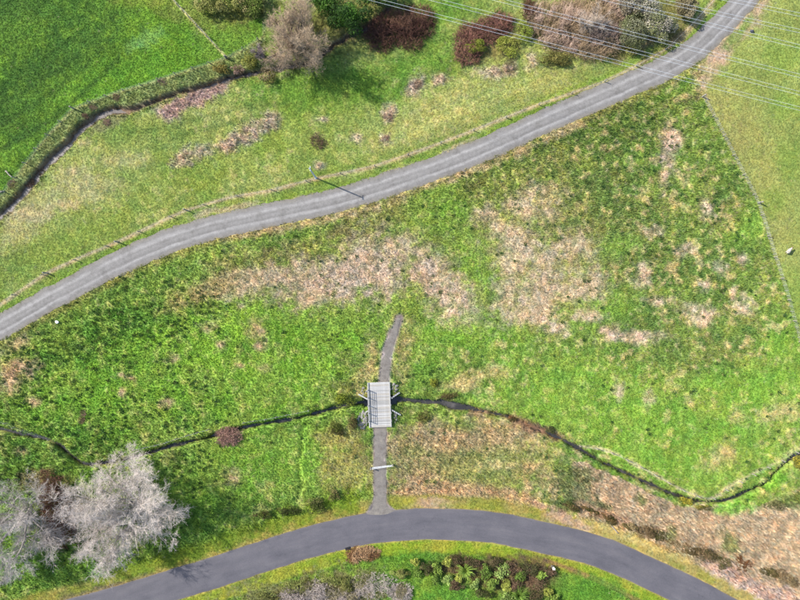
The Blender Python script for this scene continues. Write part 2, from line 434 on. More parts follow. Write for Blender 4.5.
# --- below the creek
low = midf * (Q > yat(STREAM2, P))
patch([(345, 468, 26, 24), (350, 440, 14, 14), (330, 440, 16, 10)], (172, 166, 92), 0.7, 0.5, r=.6, h=.3, limit=low)
patch([(425, 460, 30, 26), (430, 438, 24, 12), (460, 436, 36, 9), (480, 445, 40, 14), (510, 430, 34, 8, 18), (415, 488, 18, 16), (450, 492, 40, 10)], (188, 170, 128), 0.92, 0.85, r=.6, h=.4, limit=low)
patch([(470, 462, 80, 40)], (178, 164, 112), 0.6, 0.45, limit=low, soft=.5)
patch([(420, 490, 22, 10), (470, 495, 30, 9), (545, 488, 30, 12), (540, 470, 16, 8), (520, 500, 30, 8, 12)], (188, 160, 118), 0.85, 0.85, r=.8, h=.42, limit=low)
patch([(455, 462, 34, 10, -8), (505, 455, 30, 8), (500, 478, 30, 9), (470, 475, 24, 7), (570, 470, 24, 12, 20), (415, 452, 12, 8), (462, 425, 16, 6)], (122, 150, 68), 0.45, 0.3, r=.5, h=.3, limit=low)
reed_poly = [(585, 462), (640, 488), (680, 505), (760, 505), (815, 480)]
reed = ((Q > yat(np.array(reed_poly), P) + wob * .5) & (P > 575 + wob)).astype(float) * low
paint(reed * 0.92, (198, 178, 150)); dry[:] = np.maximum(dry, reed * .92); tall[:] = np.where(reed > 0, .8, tall); rough[:] = np.where(reed > 0, .7, rough)
paint(reed * sstep(.5, .7, n16) * .5, (170, 148, 118))
patch([(575, 492, 22, 14, 30), (600, 508, 12, 9), (560, 505, 12, 9), (583, 475, 18, 8)], (118, 138, 78), 0.75, 0.2, r=.8, h=.7, limit=low)
patch([(795, 500, 14, 9), (770, 497, 24, 7), (730, 545, 9, 12, -40), (668, 535, 7, 9), (640, 500, 6, 6), (800, 480, 18, 14)], (116, 144, 62), 0.7, 0.1, limit=low)
patch([(770, 480, 16, 12), (735, 508, 24, 6), (745, 490, 16, 10)], (112, 172, 50), 0.85, 0, h=.2, limit=low)
patch([(20, 480, 40, 24), (60, 560, 60, 30), (75, 470, 20, 12), (10, 560, 40, 30), (200, 520, 60, 16, -18), (110, 575, 40, 14)], (96, 140, 46), 0.7, 0, h=.2, limit=low)
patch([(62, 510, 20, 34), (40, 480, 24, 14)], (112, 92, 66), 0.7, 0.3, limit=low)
# --- right-hand paddock
zf = z_east.astype(float)
patch([(720, 110, 20, 40, -20), (760, 190, 26, 70, -15), (700, 100, 16, 12), (745, 130, 18, 18)], (168, 162, 90), 0.4, 0.15, limit=zf, soft=.6)
patch([(790, 105, 20, 14), (780, 60, 24, 16), (790, 160, 14, 20), (795, 300, 12, 30, -15), (775, 200, 14, 14), (720, 72, 8, 6)], (136, 168, 66), 0.6, 0, limit=zf, soft=.5)
# --- verges of the gravel road
e_in, e_out = 11.5, 13.5
vN = north * (1 - sstep(14, 20, dG + wob * .25)); vS = (~north) * (1 - sstep(14, 22, dG + wob * .3))
paint(vN * .7, (122, 158, 52)); paint(vS * .6, (150, 148, 78))
paint((1 - sstep(.9, 2.7, dFR + wob * .15)) * .75, (182, 166, 124)); dens[:] = np.where(dFR < 1.6, .5, dens)
paint(north * sstep(2.2, 4, dFR) * (1 - sstep(5, 9, dFR)) * .3, (112, 146, 46))
patch([(205, 213, 12, 4, -22), (170, 232, 16, 3, -25), (235, 208, 20, 3, -14), (120, 262, 24, 3, -26), (300, 200, 30, 3, -14), (455, 148, 20, 3, -24), (400, 170, 20, 3, -18)], (190, 176, 136), 0.7, 0.4, soft=.5)
patch([(480, 168, 34, 4, -22), (560, 133, 30, 4, -24), (430, 184, 30, 4, -20), (330, 218, 60, 5, -14), (250, 232, 40, 4, -12), (520, 152, 12, 5, -20), (15, 345, 20, 6, -30)], (190, 170, 128), 0.7, 0.6, limit=(~north).astype(float))
patch([(712, 66, 9, 34, 36), (742, 26, 9, 26, 40), (700, 84, 8, 10), (725, 46, 8, 20, 40), (760, 6, 8, 16, 40)], (194, 166, 134), 0.85, 0.6, limit=(~north).astype(float))
patch([(670, 58, 8, 3, -50), (685, 36, 12, 3, -50), (700, 20, 14, 3, -48), (648, 42, 14, 4, -40), (676, 40, 10, 4, -45)], (196, 176, 132), 0.7, 0.5, limit=north.astype(float))
patch([(735, 38, 5, 12, 45), (690, 86, 12, 6, -20), (676, 92, 16, 5, -20), (748, 22, 4, 10, 40)], (120, 158, 58), 0.7, 0, limit=(~north).astype(float))
# --- verges of the sealed road
vA = 1 - sstep(26, 32, dA + wob * .35)
vn_c = blend2((136, 148, 52), (158, 152, 74), sstep(.35, .65, n16)); vs_c = blend2((136, 168, 44), (156, 166, 56), sstep(.35, .65, n16))
mN = (vA * (~south) * (P > -100)); mS = (1 - sstep(27, 31, dA + wob * .2)) * south
C[:] = C * (1 - mN[..., None] * .9) + vn_c * mN[..., None] * .9
C[:] = C * (1 - mS[..., None] * .95) + vs_c * mS[..., None] * .95
for mm in (mN, mS):
    rough[:] = rough * (1 - mm) + .05 * mm; tall[:] = tall * (1 - mm) + .06 * mm; dry[:] = dry * (1 - mm)
vfl = (~south).astype(float)
patch([(300, 515, 60, 9, -18), (230, 540, 60, 8, -18), (340, 500, 22, 10, -20), (150, 565, 60, 8, -16)], (116, 146, 38), 0.75, 0, limit=vfl)
patch([(435, 505, 22, 6, 4), (560, 518, 14, 7, 14), (577, 525, 16, 6, 20), (600, 512, 26, 5, 22), (545, 506, 20, 4, 15)], (190, 162, 128), 0.8, 0.5, limit=vfl)
patch([(408, 502, 8, 4), (470, 508, 26, 4, 8)], (156, 164, 60), 0.7, 0, limit=vfl)
patch([(660, 548, 50, 6, 22), (610, 528, 30, 6, 20), (640, 540, 20, 5, 22)], (182, 172, 100), 0.7, 0.3, limit=vfl)
patch([(740, 580, 30, 9, 28), (770, 592, 24, 10, 20), (715, 568, 20, 5, 25), (790, 600, 30, 9, 20)], (200, 182, 160), 0.85, 0.5, limit=vfl)
patch([(85, 597, 40, 6, -14), (130, 583, 40, 4, -16)], (112, 98, 78), 0.6, 0.1, limit=vfl)
paint((1 - sstep(15.5, 17.6, dA + wob * .12)) * .6, (164, 148, 92)); dens[:] = np.where(dA < 16.5, .3, dens)
dd, _, _ = pdist(P, Q, [(545, 560), (575, 571), (600, 581), (632, 598), (680, 625)])
paint((1 - sstep(1.5, 3.5, dd + wob * .25)) * .75, (142, 110, 78))
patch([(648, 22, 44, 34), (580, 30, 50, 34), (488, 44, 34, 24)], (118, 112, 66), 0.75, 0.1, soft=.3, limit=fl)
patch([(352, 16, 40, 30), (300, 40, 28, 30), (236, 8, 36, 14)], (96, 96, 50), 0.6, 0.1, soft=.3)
# --- soil below the plantings, creek beds, tracks
patch([(500, 578, 58, 18, 4), (450, 568, 34, 10, 5), (535, 575, 20, 20)], (104, 84, 62), 0.8, 0, soft=.3, limit=south.astype(float))
patch([(350, 592, 60, 22), (290, 598, 60, 18)], (120, 116, 70), 0.8, 0.3, limit=south.astype(float))
patch([(395, 585, 22, 14), (420, 560, 24, 8), (450, 592, 40, 8), (590, 592, 40, 16), (410, 600, 30, 12)], (96, 152, 46), 0.7, 0, limit=south.astype(float))
w1 = 1.0 + 1.4 * (1 - sstep(112, 150, P)) + .8 * (fbm(a1, a1 * 0, 22, 2, 41) - .5) * 2
w2 = 1.25 + .9 * (fbm(a2, a2 * 0, 22, 2, 42) - .5) * 2 + 2.6 * np.exp(-((P - 456) / 12) ** 2)
b1 = 1 - sstep(w1 - .6, w1 + 4.2, d1 + (n7 - .5) * 2.5); b2 = 1 - sstep(w2 - .8, w2 + 1.8, d2 + (n7 - .5) * 2.2)
paint(b1 * .85, (152, 132, 110)); paint(b2 * .85, (92, 82, 62))
paint((1 - sstep(3, 7, dPB + wob * .2)) * .0, (190, 176, 130))
paint((1 - sstep(.6, 2.3, dPB + (n7 - .5) * 5)) * .5 * (low < .5), (204, 186, 150)); dens[:] = np.where(dPB < 1.6, .5, dens)
paint((1 - sstep(.5, 1.8, dFC + wob * .1)) * .5, (178, 180, 116)); paint((1 - sstep(.5, 2.0, dFP + wob * .1)) * .75, (196, 194, 124)); dens[:] = np.where(dFP < 1.2, .5, dens)
mud = ell(110, 122, 20, 6, -30) ; paint(mud * .5, (140, 128, 96))
patch([(525, 424, 22, 5, 25), (555, 436, 14, 6, 25), (478, 412, 10, 4)], (150, 124, 96), 0.8, 0.3)
wTN = 6.0 - 2.2 * sstep(40, 70, aTN); wTS = 6.6 + 13 * sstep(74, 98, aTS) ** 2
mTN = (1 - sstep(wTN - 1.5, wTN + 1.8, dTN + (n7 - .5) * 4)); mTS = (1 - sstep(wTS - 1, wTS + 1.6, dTS + (n7 - .5) * 3))
trk = np.maximum(mTN, mTS)
tc = blend2((140, 132, 124), (172, 164, 154), sstep(.3, .7, n7))
C[:] = C * (1 - trk[..., None] * .92) + tc * trk[..., None] * .92
onroad = (dG < 11.2) | (dA < 15.2)
wet = (d1 < w1 + .2) | (d2 < w2 * .8)
tall[:] = np.where((d2 < w2 + 4) | (d1 < w1 + 4), np.maximum(tall, .3), tall)

# land form
Z = (n90 - .5) * 1.0 + (n40 - .5) * .5
flat = np.minimum.reduce([sstep(12, 44, dG), sstep(16, 46, dA), sstep(3, 26, np.minimum(dTN, dTS))])
Z *= flat
Z += rough * (.45 * (n7 - .5) + .42 * (s5 - .5) + .2 * (n3 - .5)) + .06 * (n3 - .5)
Z -= 1.0 * (1 - sstep(w1 * .6, w1 + 3.4 - 1.0 * sstep(112, 150, P), d1 + (n7 - .5) * 6)) + (1.3 - .62 * sstep(474, 482, P) * (1 - sstep(552, 566, P)) * (1 - .6 * sstep(.5, .6, n16))) * (1 - sstep(w2 * .6, w2 + 2.6, d2 + (n7 - .5) * 3))
dd, _, _ = pdist(P, Q, [(303, 428), (302, 448), (299, 466), (301, 484), (297, 500)])
Z -= .28 * (1 - sstep(.2, 3, dd + (n7 - .5) * 6 + (n16 - .5) * 4))
Z *= 1 - np.maximum(trk * .0, 0)
near_road = np.maximum(1 - sstep(10.5, 13, dG), 1 - sstep(14.5, 16.5, dA))
Z = Z * (1 - near_road) - .07 * near_road
Z = np.where(trk > .5, np.maximum(Z * .3, -.04), Z) * (trk > .5) + Z * (trk <= .5)
bx, by = 379.6, 404.5
inb = (np.abs(P - bx) < 17) & (d2 < 17)
Z = np.where(inb & (d2 < 5.2), np.minimum(Z, -1.1), Z)
Z = np.where((np.abs(P - bx) < 12) & (np.abs(Q - by) < 23.5), np.minimum(Z, -.06), Z)
# contour steps on the north bank and paddock
Z += .18 * np.sin((Q + P * .45 + 16 * n40) / 5.2) * fl * sstep(380, 430, P) * sstep(16, 26, dG) * .5

ny_, nx_ = P.shape
V = np.stack([(P - 400) * S, (300 - Q) * S, Z], -1).reshape(-1, 3)
ii = np.arange(ny_ * nx_).reshape(ny_, nx_)
F = np.stack([ii[:-1, :-1], ii[1:, :-1], ii[1:, 1:], ii[:-1, 1:]], -1).reshape(-1, 4)
veg = (1.22 + .3 * np.clip(rough * 1.7, 0, 1) + .36 * np.clip(dry, 0, 1)) * (1 - np.maximum(trk, np.maximum(b1, b2)) * .3)
h_ = ((s9 - .5) * .34 + (n3 - .5) * .3) * np.where(z_east, .45, 1) + .02
mo = (1 + (s5 - .5) * (.26 + .5 * np.clip(rough, 0, 1)) * np.where(z_east, .4, 1) + (n3 - .5) * .32)
reed_gain = 1 + .14 * reed
C *= (veg * mo * reed_gain)[..., None] * np.stack([np.where(z_east, 1.02, 1.10) + h_, .99 + h_ * .15, 1.16 - h_ * .5], -1)
C *= 1 + np.clip(dry, 0, 1)[..., None] * np.array([-.03, .035, -.08])
C = np.clip(C, .004, .9)
ground = obj('ground', mesh_np('ground', V, F, M_ground, True, C.reshape(-1, 3)))
tag(ground, 'rolling green and straw coloured rough pasture seen from above', 'ground', kind='structure')

cx0, cy0 = NGX, NGY
def samp(A, p, q):
    """bilinear look-up of a survey field"""
    u = np.clip((np.asarray(p, float) + 70) / STEP, 0, NCX - 1.001); v = np.clip((np.asarray(q, float) + 70) / STEP, 0, NCY - 1.001)
    iu = u.astype(int); iv = v.astype(int); fu = u - iu; fv = v - iv
    if A.ndim == 3: fu = fu[..., None]; fv = fv[..., None]
    iu = iu + cx0; iv = iv + cy0
    return (A[iv, iu] * (1 - fu) + A[iv, iu + 1] * fu) * (1 - fv) + (A[iv + 1, iu] * (1 - fu) + A[iv + 1, iu + 1] * fu) * fv

def gz(p, q):
    return float(samp(Z, np.array([p]), np.array([q]))[0])

def G(p, q, dz=0.0):
    return W(p, q, gz(p, q) + dz)

# ------------------------------------------------------------------ roads and water
def strip(name, line, half, z0, crown, ncross, mat, ragged=0.0, seed=0):
    L = np.asarray(line); T = np.gradient(L, axis=0); T /= np.linalg.norm(T, axis=1)[:, None]
    Nn = np.stack([-T[:, 1], T[:, 0]], 1)
    s = np.concatenate([[0], np.cumsum(np.linalg.norm(np.diff(L, axis=0), axis=1))])
    u = np.linspace(-1, 1, ncross)
    hw = np.full(len(L), half) if np.isscalar(half) else np.asarray(half)
    eL = hw + ragged * (fbm(s, s * 0 + 3, 9, 3, seed) - .5) * 2; eR = hw + ragged * (fbm(s, s * 0 + 50, 9, 3, seed + 5) - .5) * 2
    off = np.where(u[None] < 0, u[None] * eL[:, None], u[None] * eR[:, None])
    X = L[:, None, 0] + Nn[:, None, 0] * off; Y = L[:, None, 1] + Nn[:, None, 1] * off
    Zs = z0 + crown * (1 - u[None] ** 2) + 0 * X
    if isinstance(z0, float): pass
    V = np.stack([(X - 400) * S, (300 - Y) * S, Zs], -1).reshape(-1, 3)
    n = len(L); i = np.arange(n * ncross).reshape(n, ncross)
    F = np.stack([i[:-1, :-1], i[:-1, 1:], i[1:, 1:], i[1:, :-1]], -1).reshape(-1, 4)
    me = mesh_np(name, V, F, mat, True)
    at = me.attributes.new('across', 'FLOAT', 'POINT'); at.data.foreach_set('value', np.tile(u, n).astype(np.float32))
    al = me.attributes.new('along', 'FLOAT', 'POINT'); al.data.foreach_set('value', np.repeat(s * S, ncross).astype(np.float32))
    return me

def road_coords(nt, sx, sy):
    a = nt.nodes.new('ShaderNodeAttribute'); a.attribute_name = 'across'
    l = nt.nodes.new('ShaderNodeAttribute'); l.attribute_name = 'along'
    cb = nt.nodes.new('ShaderNodeCombineXYZ')
    for src, k, sc in ((l, 0, sx), (a, 1, sy)):
        m = nt.nodes.new('ShaderNodeMath'); m.operation = 'MULTIPLY'; m.inputs[1].default_value = sc
        nt.links.new(src.outputs['Fac'], m.inputs[0]); nt.links.new(m.outputs[0], cb.inputs[k])
    return a, cb

# gravel: paler wheel tracks worn between looser, darker stones
m, nt, b, _ = new_mat('grey_road_metal')
a, cb = road_coords(nt, .06, 3.0)
wn1 = nt.nodes.new('ShaderNodeTexNoise'); wn1.inputs['Scale'].default_value = 1.6; wn1.inputs['Detail'].default_value = 4
nt.links.new(cb.outputs[0], wn1.inputs['Vector'])
ad = nt.nodes.new('ShaderNodeMath'); ad.operation = 'MULTIPLY_ADD'; ad.inputs[1].default_value = .22
sb = nt.nodes.new('ShaderNodeMath'); sb.operation = 'SUBTRACT'; sb.inputs[1].default_value = .5
nt.links.new(wn1.outputs['Fac'], sb.inputs[0]); nt.links.new(sb.outputs[0], ad.inputs[0]); nt.links.new(a.outputs['Fac'], ad.inputs[2])
mp = nt.nodes.new('ShaderNodeMapRange'); mp.inputs[1].default_value = -1; mp.inputs[2].default_value = 1
nt.links.new(ad.outputs[0], mp.inputs[0])
e0, e1, e2 = alb(154, 146, 132), alb(157, 153, 149), alb(192, 188, 184)
r = ramp(nt, mp.outputs[0], [(0.0, e0), (.2, e1), (.31, e2), (.41, e1), (.5, alb(165, 161, 157)), (.62, alb(148, 144, 140)), (.7, e2), (.8, e1), (1.0, e0)])
n = nz(nt, 1.1, 6, .75); r2 = ramp(nt, n.outputs['Fac'], [(.3, (.78, .78, .78)), (.7, (1.2, 1.2, 1.2))])
n3_ = nz(nt, 7.0, 3, .7); r3 = ramp(nt, n3_.outputs['Fac'], [(.3, (.8, .8, .8)), (.7, (1.2, 1.2, 1.2))])
nf = nz(nt, .16, 3, .6); rf = ramp(nt, nf.outputs['Fac'], [(.34, (.45, .45, .45)), (.6, (1, 1, 1))])
c = mixc(nt, 'MIX', rf.outputs[0], tuple(alb(164, 160, 156)), r.outputs[0])
nd = nz(nt, .45, 5, .7); rd = ramp(nt, nd.outputs['Fac'], [(.3, (.72, .71, .69)), (.48, (1, 1, 1)), (.72, (1.1, 1.1, 1.1))])
c = mixc(nt, 'MULTIPLY', .9, c, rd.outputs[0])
c = mixc(nt, 'MULTIPLY', .8, c, r2.outputs[0]); c = mixc(nt, 'MULTIPLY', .8, c, r3.outputs[0])
nt.links.new(c, b.inputs['Base Color']); b.inputs['Roughness'].default_value = .95; bump(nt, b, n3_.outputs['Fac'], .8, .04)
M_gravel = m
g = obj('gravel_road', strip('gravel_road', GRAVEL, 12.4, .0, .07, 17, M_gravel, 2.2, 3)); tag(g, kind='structure')

m, nt, b, _ = new_mat('bitumen_seal')
a, cb = road_coords(nt, .05, .9)
w2n = nt.nodes.new('ShaderNodeTexNoise'); w2n.inputs['Scale'].default_value = 2.6; w2n.inputs['Detail'].default_value = 5; w2n.inputs['Roughness'].default_value = .6
nt.links.new(cb.outputs[0], w2n.inputs['Vector'])
r = ramp(nt, w2n.outputs['Fac'], [(.3, alb(108, 106, 112)), (.5, alb(118, 115, 121)), (.72, alb(127, 123, 127))])
n = nz(nt, .22, 5, .65); r2 = ramp(nt, n.outputs['Fac'], [(.3, (.8, .81, .84)), (.6, (1.06, 1.06, 1.06))])
n3_ = nz(nt, 6.0, 5, .8); r3 = ramp(nt, n3_.outputs['Fac'], [(.3, (.78, .78, .78)), (.7, (1.22, 1.22, 1.22))])
c = mixc(nt, 'MULTIPLY', .8, r.outputs[0], r2.outputs[0]); c = mixc(nt, 'MULTIPLY', .8, c, r3.outputs[0])
mp = nt.nodes.new('ShaderNodeMath'); mp.operation = 'ABSOLUTE'; nt.links.new(a.outputs['Fac'], mp.inputs[0])
vor = nt.nodes.new('ShaderNodeTexVoronoi'); vor.feature = 'DISTANCE_TO_EDGE'; vor.inputs['Scale'].default_value = .16
tcv = nt.nodes.new('ShaderNodeTexCoord'); nwv = nz(nt, .5, 4, .7); vm = nt.nodes.new('ShaderNodeVectorMath'); vm.operation = 'MULTIPLY_ADD'; vm.inputs[1].default_value = (3, 3, 3)
nt.links.new(nwv.outputs['Color'], vm.inputs[0]); nt.links.new(tcv.outputs['Object'], vm.inputs[2]); nt.links.new(vm.outputs[0], vor.inputs['Vector'])
rc = ramp(nt, vor.outputs['Distance'], [(.0, (.72, .72, .74)), (.014, (1, 1, 1))])
ncm = nz(nt, .09, 2, .5); rcm = ramp(nt, ncm.outputs['Fac'], [(.5, (0, 0, 0)), (.62, (.8, .8, .8))])
c = mixc(nt, 'MULTIPLY', rcm.outputs[0], c, rc.outputs[0])
re = ramp(nt, mp.outputs[0], [(.9, (1, 1, 1)), (.99, (1.3, 1.22, 1.05))])
c = mixc(nt, 'MULTIPLY', 1.0, c, re.outputs[0])
nt.links.new(c, b.inputs['Base Color']); b.inputs['Roughness'].default_value = .85; bump(nt, b, n3_.outputs['Fac'], .4, .01)
M_asphalt = m
g = obj('sealed_road', strip('sealed_road', ASPHALT, 15.6, .01, .1, 17, M_asphalt, .8, 9)); tag(g, kind='structure')

m, nt, b, _ = new_mat('silty_creek_water')
n = nz(nt, 1.1, 5, .7); r = ramp(nt, n.outputs['Fac'], [(.3, alb(102, 92, 84)), (.7, alb(152, 140, 130))])
nt.links.new(r.outputs[0], b.inputs['Base Color']); b.inputs['Roughness'].default_value = .25; b.inputs['Specular IOR Level'].default_value = .5
n2_ = nz(nt, 3.0, 2, .5); bump(nt, b, n2_.outputs['Fac'], .15, .03)
M_silt = m
m, nt, b, _ = new_mat('dark_creek_water')
n = nz(nt, .4, 5, .7); r = ramp(nt, n.outputs['Fac'], [(.3, (.016, .016, .014)), (.55, (.03, .028, .025)), (.75, (.075, .068, .062))])
nt.links.new(r.outputs[0], b.inputs['Base Color']); b.inputs['Roughness'].default_value = .12; b.inputs['Specular IOR Level'].default_value = .5
n2_ = nz(nt, 3.0, 2, .5); bump(nt, b, n2_.outputs['Fac'], .15, .03)
M_water = m
tag(obj('silty_creek_water', strip('silty_creek_water', STREAM1, 5.0, -.86, 0.0, 5, M_silt)), kind='structure')
tag(obj('dark_creek_water', strip('dark_creek_water', STREAM2, 4.6 + 2.6 * np.exp(-((STREAM2[:, 0] - 456) / 12) ** 2), -.98, 0.0, 5, M_water)), kind='structure')
m, nt, b, _ = new_mat('track_shingle')
n = nz(nt, .9, 6, .75); r = ramp(nt, n.outputs['Fac'], [(.28, alb(124, 114, 104)), (.5, alb(150, 143, 136)), (.75, alb(178, 168, 152))])
n3_ = nz(nt, 8.0, 3, .7); r3 = ramp(nt, n3_.outputs['Fac'], [(.3, (.8, .8, .8)), (.7, (1.2, 1.2, 1.2))])
c = mixc(nt, 'MULTIPLY', .8, r.outputs[0], r3.outputs[0])
nt.links.new(c, b.inputs['Base Color']); b.inputs['Roughness'].default_value = .95; bump(nt, b, n3_.outputs['Fac'], .8, .03)
M_shingle = m
ln = np.linspace(0, 1, len(TRACK_N)); ls = np.linspace(0, 1, len(TRACK_S))
tag(obj('shingle_track', strip('shingle_track', TRACK_N, 4.6 - 2.6 * sstep(.55, 1, ln), .02, .03, 9, M_shingle, 1.4, 21)), kind='structure')
tag(obj('shingle_driveway', strip('shingle_driveway', TRACK_S, 5.8 + 10 * sstep(.78, 1.0, ls) ** 2, .02, .03, 9, M_shingle, 2.2, 23)), kind='structure')

# ------------------------------------------------------------------ ground cover (scattered blades)
def blade_proto(name, n, spread, h, w, lean, seed, seg=1):
    """a tuft: n tapering, bent blades in one small mesh"""
    R = np.random.default_rng(seed)
    V = []; F = []
    for k in range(n):
        a = R.uniform(0, 6.283); rr = spread * math.sqrt(R.uniform()); bx_, by_ = rr * math.cos(a), rr * math.sin(a)
        da = R.uniform(0, 6.283); ln_ = h * R.uniform(.6, 1.15); le = lean * R.uniform(.4, 1.3)
        dx, dy = math.cos(da), math.sin(da); px_, py_ = -dy * w, dx * w
        i = len(V)
        mx, my, mz = bx_ + dx * le * ln_ * .35, by_ + dy * le * ln_ * .35, ln_ * .6
        tx, ty, tz = bx_ + dx * le * ln_, by_ + dy * le * ln_, ln_ * (1 - .35 * le)
        V += [(bx_ - px_, by_ - py_, -.06), (bx_ + px_, by_ + py_, -.06), (mx + px_ * .8, my + py_ * .8, mz), (mx - px_ * .8, my - py_ * .8, mz), (tx, ty, tz)]
        F += [(i, i + 1, i + 2), (i, i + 2, i + 3), (i + 3, i + 2, i + 4)]
    me = mesh_np(name, V, np.array(F), M_blade)
    return bpy.data.objects.new(name, me)

PROTO = [blade_proto('turf_tuft', 14, .20, 1.0, .03, .16, 1), blade_proto('turf_tuft', 14, .22, 1.0, .03, .2, 2),
         blade_proto('straw_tuft', 16, .17, 1.0, .022, .26, 3), blade_proto('straw_tuft', 16, .19, 1.0, .02, .32, 4),
         blade_proto('rush_tuft', 30, .17, 1.0, .022, .16, 5), blade_proto('weed_tuft', 18, .16, .8, .05, .2, 6)]

def scatter(name, pos, kind, rot, scl, col, label, cat):
    me = bpy.data.meshes.new(name)
    me.vertices.add(len(pos)); me.vertices.foreach_set('co', np.asarray(pos, np.float32).ravel())
    for nm, ty, val in (('kind_index', 'INT', kind.astype(np.int32)), ('rot', 'FLOAT_VECTOR', rot.astype(np.float32).ravel()), ('scl', 'FLOAT_VECTOR', scl.astype(np.float32).ravel())):
        a = me.attributes.new(nm, ty, 'POINT'); a.data.foreach_set('value' if ty == 'INT' else 'vector', val)
    a = me.attributes.new('col', 'FLOAT_COLOR', 'POINT'); c4 = np.ones((len(pos), 4), np.float32); c4[:, :3] = col; a.data.foreach_set('color', c4.ravel())
    me.update()
    me.materials.append(M_blade)
    o = obj(name, me); tag(o, label, cat, kind='stuff')
    ng = bpy.data.node_groups.new(name + '_scatter', 'GeometryNodeTree')
    ng.interface.new_socket('Geometry', in_out='INPUT', socket_type='NodeSocketGeometry')
    ng.interface.new_socket('Geometry', in_out='OUTPUT', socket_type='NodeSocketGeometry')
    N = ng.nodes; gi = N.new('NodeGroupInput'); go = N.new('NodeGroupOutput')
    jn = N.new('GeometryNodeJoinGeometry'); ip = N.new('GeometryNodeInstanceOnPoints')
    for pr in reversed(PROTO):
        oi = N.new('GeometryNodeObjectInfo'); oi.inputs['Object'].default_value = pr
        g2 = N.new('GeometryNodeGeometryToInstance')
        ng.links.new(oi.outputs['Geometry'], g2.inputs[0]); ng.links.new(g2.outputs[0], jn.inputs[0])
    def na(nm, ty):
        x = N.new('GeometryNodeInputNamedAttribute'); x.data_type = ty; x.inputs['Name'].default_value = nm
        return x.outputs['Attribute']
    ng.links.new(gi.outputs[0], ip.inputs['Points']); ng.links.new(jn.outputs[0], ip.inputs['Instance'])
    ip.inputs['Pick Instance'].default_value = True
    ng.links.new(na('kind_index', 'INT'), ip.inputs['Instance Index'])
    ng.links.new(na('rot', 'FLOAT_VECTOR'), ip.inputs['Rotation']); ng.links.new(na('scl', 'FLOAT_VECTOR'), ip.inputs['Scale'])
    ng.links.new(ip.outputs[0], go.inputs[0])
    md = o.modifiers.new('scatter', 'NODES'); md.node_group = ng
    return o

def jitter(step, a=-45, b=845, c=-45, d=645):
    gx, gy = np.meshgrid(np.arange(a, b, step), np.arange(c, d, step))
    p = gx.ravel() + RNG.uniform(-.5, .5, gx.size) * step; q = gy.ravel() + RNG.uniform(-.5, .5, gx.size) * step
    return p, q

roadf = onroad.astype(float); wetf = wet.astype(float); trkf = (np.maximum(mTN, mTS) > .75).astype(float)
bridge_f = ((np.abs(P - 379.6) < 12.5) & (np.abs(Q - 404.5) < 24.5)).astype(float)
block = np.maximum.reduce([roadf, wetf, trkf, bridge_f])

# grass and straw
p, q = jitter(1.7)
keep = (samp(block, p, q) < .35) & (RNG.uniform(size=p.size) < samp(dens, p, q))
p, q = p[keep], q[keep]; n_ = p.size
dr = samp(dry, p, q); th = samp(tall, p, q); rg = samp(rough, p, q); col = samp(C, p, q)
cl = fbm(p, q, 4.5, 2, 91)
is_dry = RNG.uniform(size=n_) < np.clip(dr, 0, 1) * .9 + .02 * rg
kind = np.where(is_dry, 2, 0) + RNG.integers(0, 2, n_)
lum = np.where(is_dry, RNG.uniform(.7, 1.34, n_), RNG.uniform(.74, 1.28, n_)) * (.8 + .4 * cl)
straw = 1.45 * np.stack([RNG.uniform(.9, 1.1, n_) * alb(196, 183, 146)[0], RNG.uniform(.9, 1.1, n_) * alb(196, 183, 146)[1], RNG.uniform(.8, 1.2, n_) * alb(196, 183, 146)[2]], 1)
col = np.where(is_dry[:, None], col * .6 + straw * .4, col) * lum[:, None] * 1.12
hue = RNG.normal(0, .09, n_)[:, None] * np.array([[1, .2, -.4]]); col = np.clip(col * (1 + hue), 0.004, 1)
hh = th * RNG.uniform(.6, 1.35, n_) * (.75 + .5 * cl)
ww = RNG.uniform(.8, 1.25, n_)
pos = np.stack([(p - 400) * S, (300 - q) * S, samp(Z, p, q)], 1)
rot = np.stack([RNG.normal(0, .08, n_), RNG.normal(0, .08, n_), RNG.uniform(0, 6.283, n_)], 1)
scl = np.stack([ww, ww, np.clip(hh, .04, 2)], 1)
d_ = is_dry
scatter('pasture_grass', pos[~d_], kind[~d_], rot[~d_], scl[~d_], col[~d_], 'short and rough green grass covering the paddocks', 'grass')
scatter('dry_grass', pos[d_], kind[d_], rot[d_], scl[d_], col[d_], 'pale dead grass and straw lying in patches among the green', 'grass')

# dark rushes and weeds dotted through the damp ground
p, q = jitter(4.2)
rush = (sstep(.45, .62, fbm(p, q, 30, 3, 55)) * .5
        + .55 * np.exp(-((p - 70) / 120) ** 2 - ((q - 430) / 45) ** 2) + .5 * np.exp(-((q - (372 - p * .36)) / 26) ** 2) * (p < 220)
        + .6 * np.exp(-((p - 590) / 120) ** 2 - ((q - 150) / 45) ** 2) + .5 * np.exp(-((p - 690) / 90) ** 2 - ((q - 260) / 90) ** 2) + .5 * np.exp(-((p - 450) / 70) ** 2 - ((q - 195) / 24) ** 2)
        + .5 * np.exp(-((p - 420) / 40) ** 2 - ((q - 375) / 30) ** 2))
okm = (samp(midf, p, q) > .9) & (samp(block, p, q) < .05) & (samp(dA, p, q) > 34) & (samp(reed, p, q) < .5)
keep = okm & (RNG.uniform(size=p.size) < rush * np.where(p < 230, .45, .11))
p, q = p[keep], q[keep]; n_ = p.size
col = np.where(RNG.uniform(size=n_)[:, None] < .7, alb(92, 132, 70)[None], alb(126, 148, 76)[None]) * RNG.uniform(.7, 1.3, n_)[:, None]
ww = RNG.uniform(1.0, 2.2, n_)
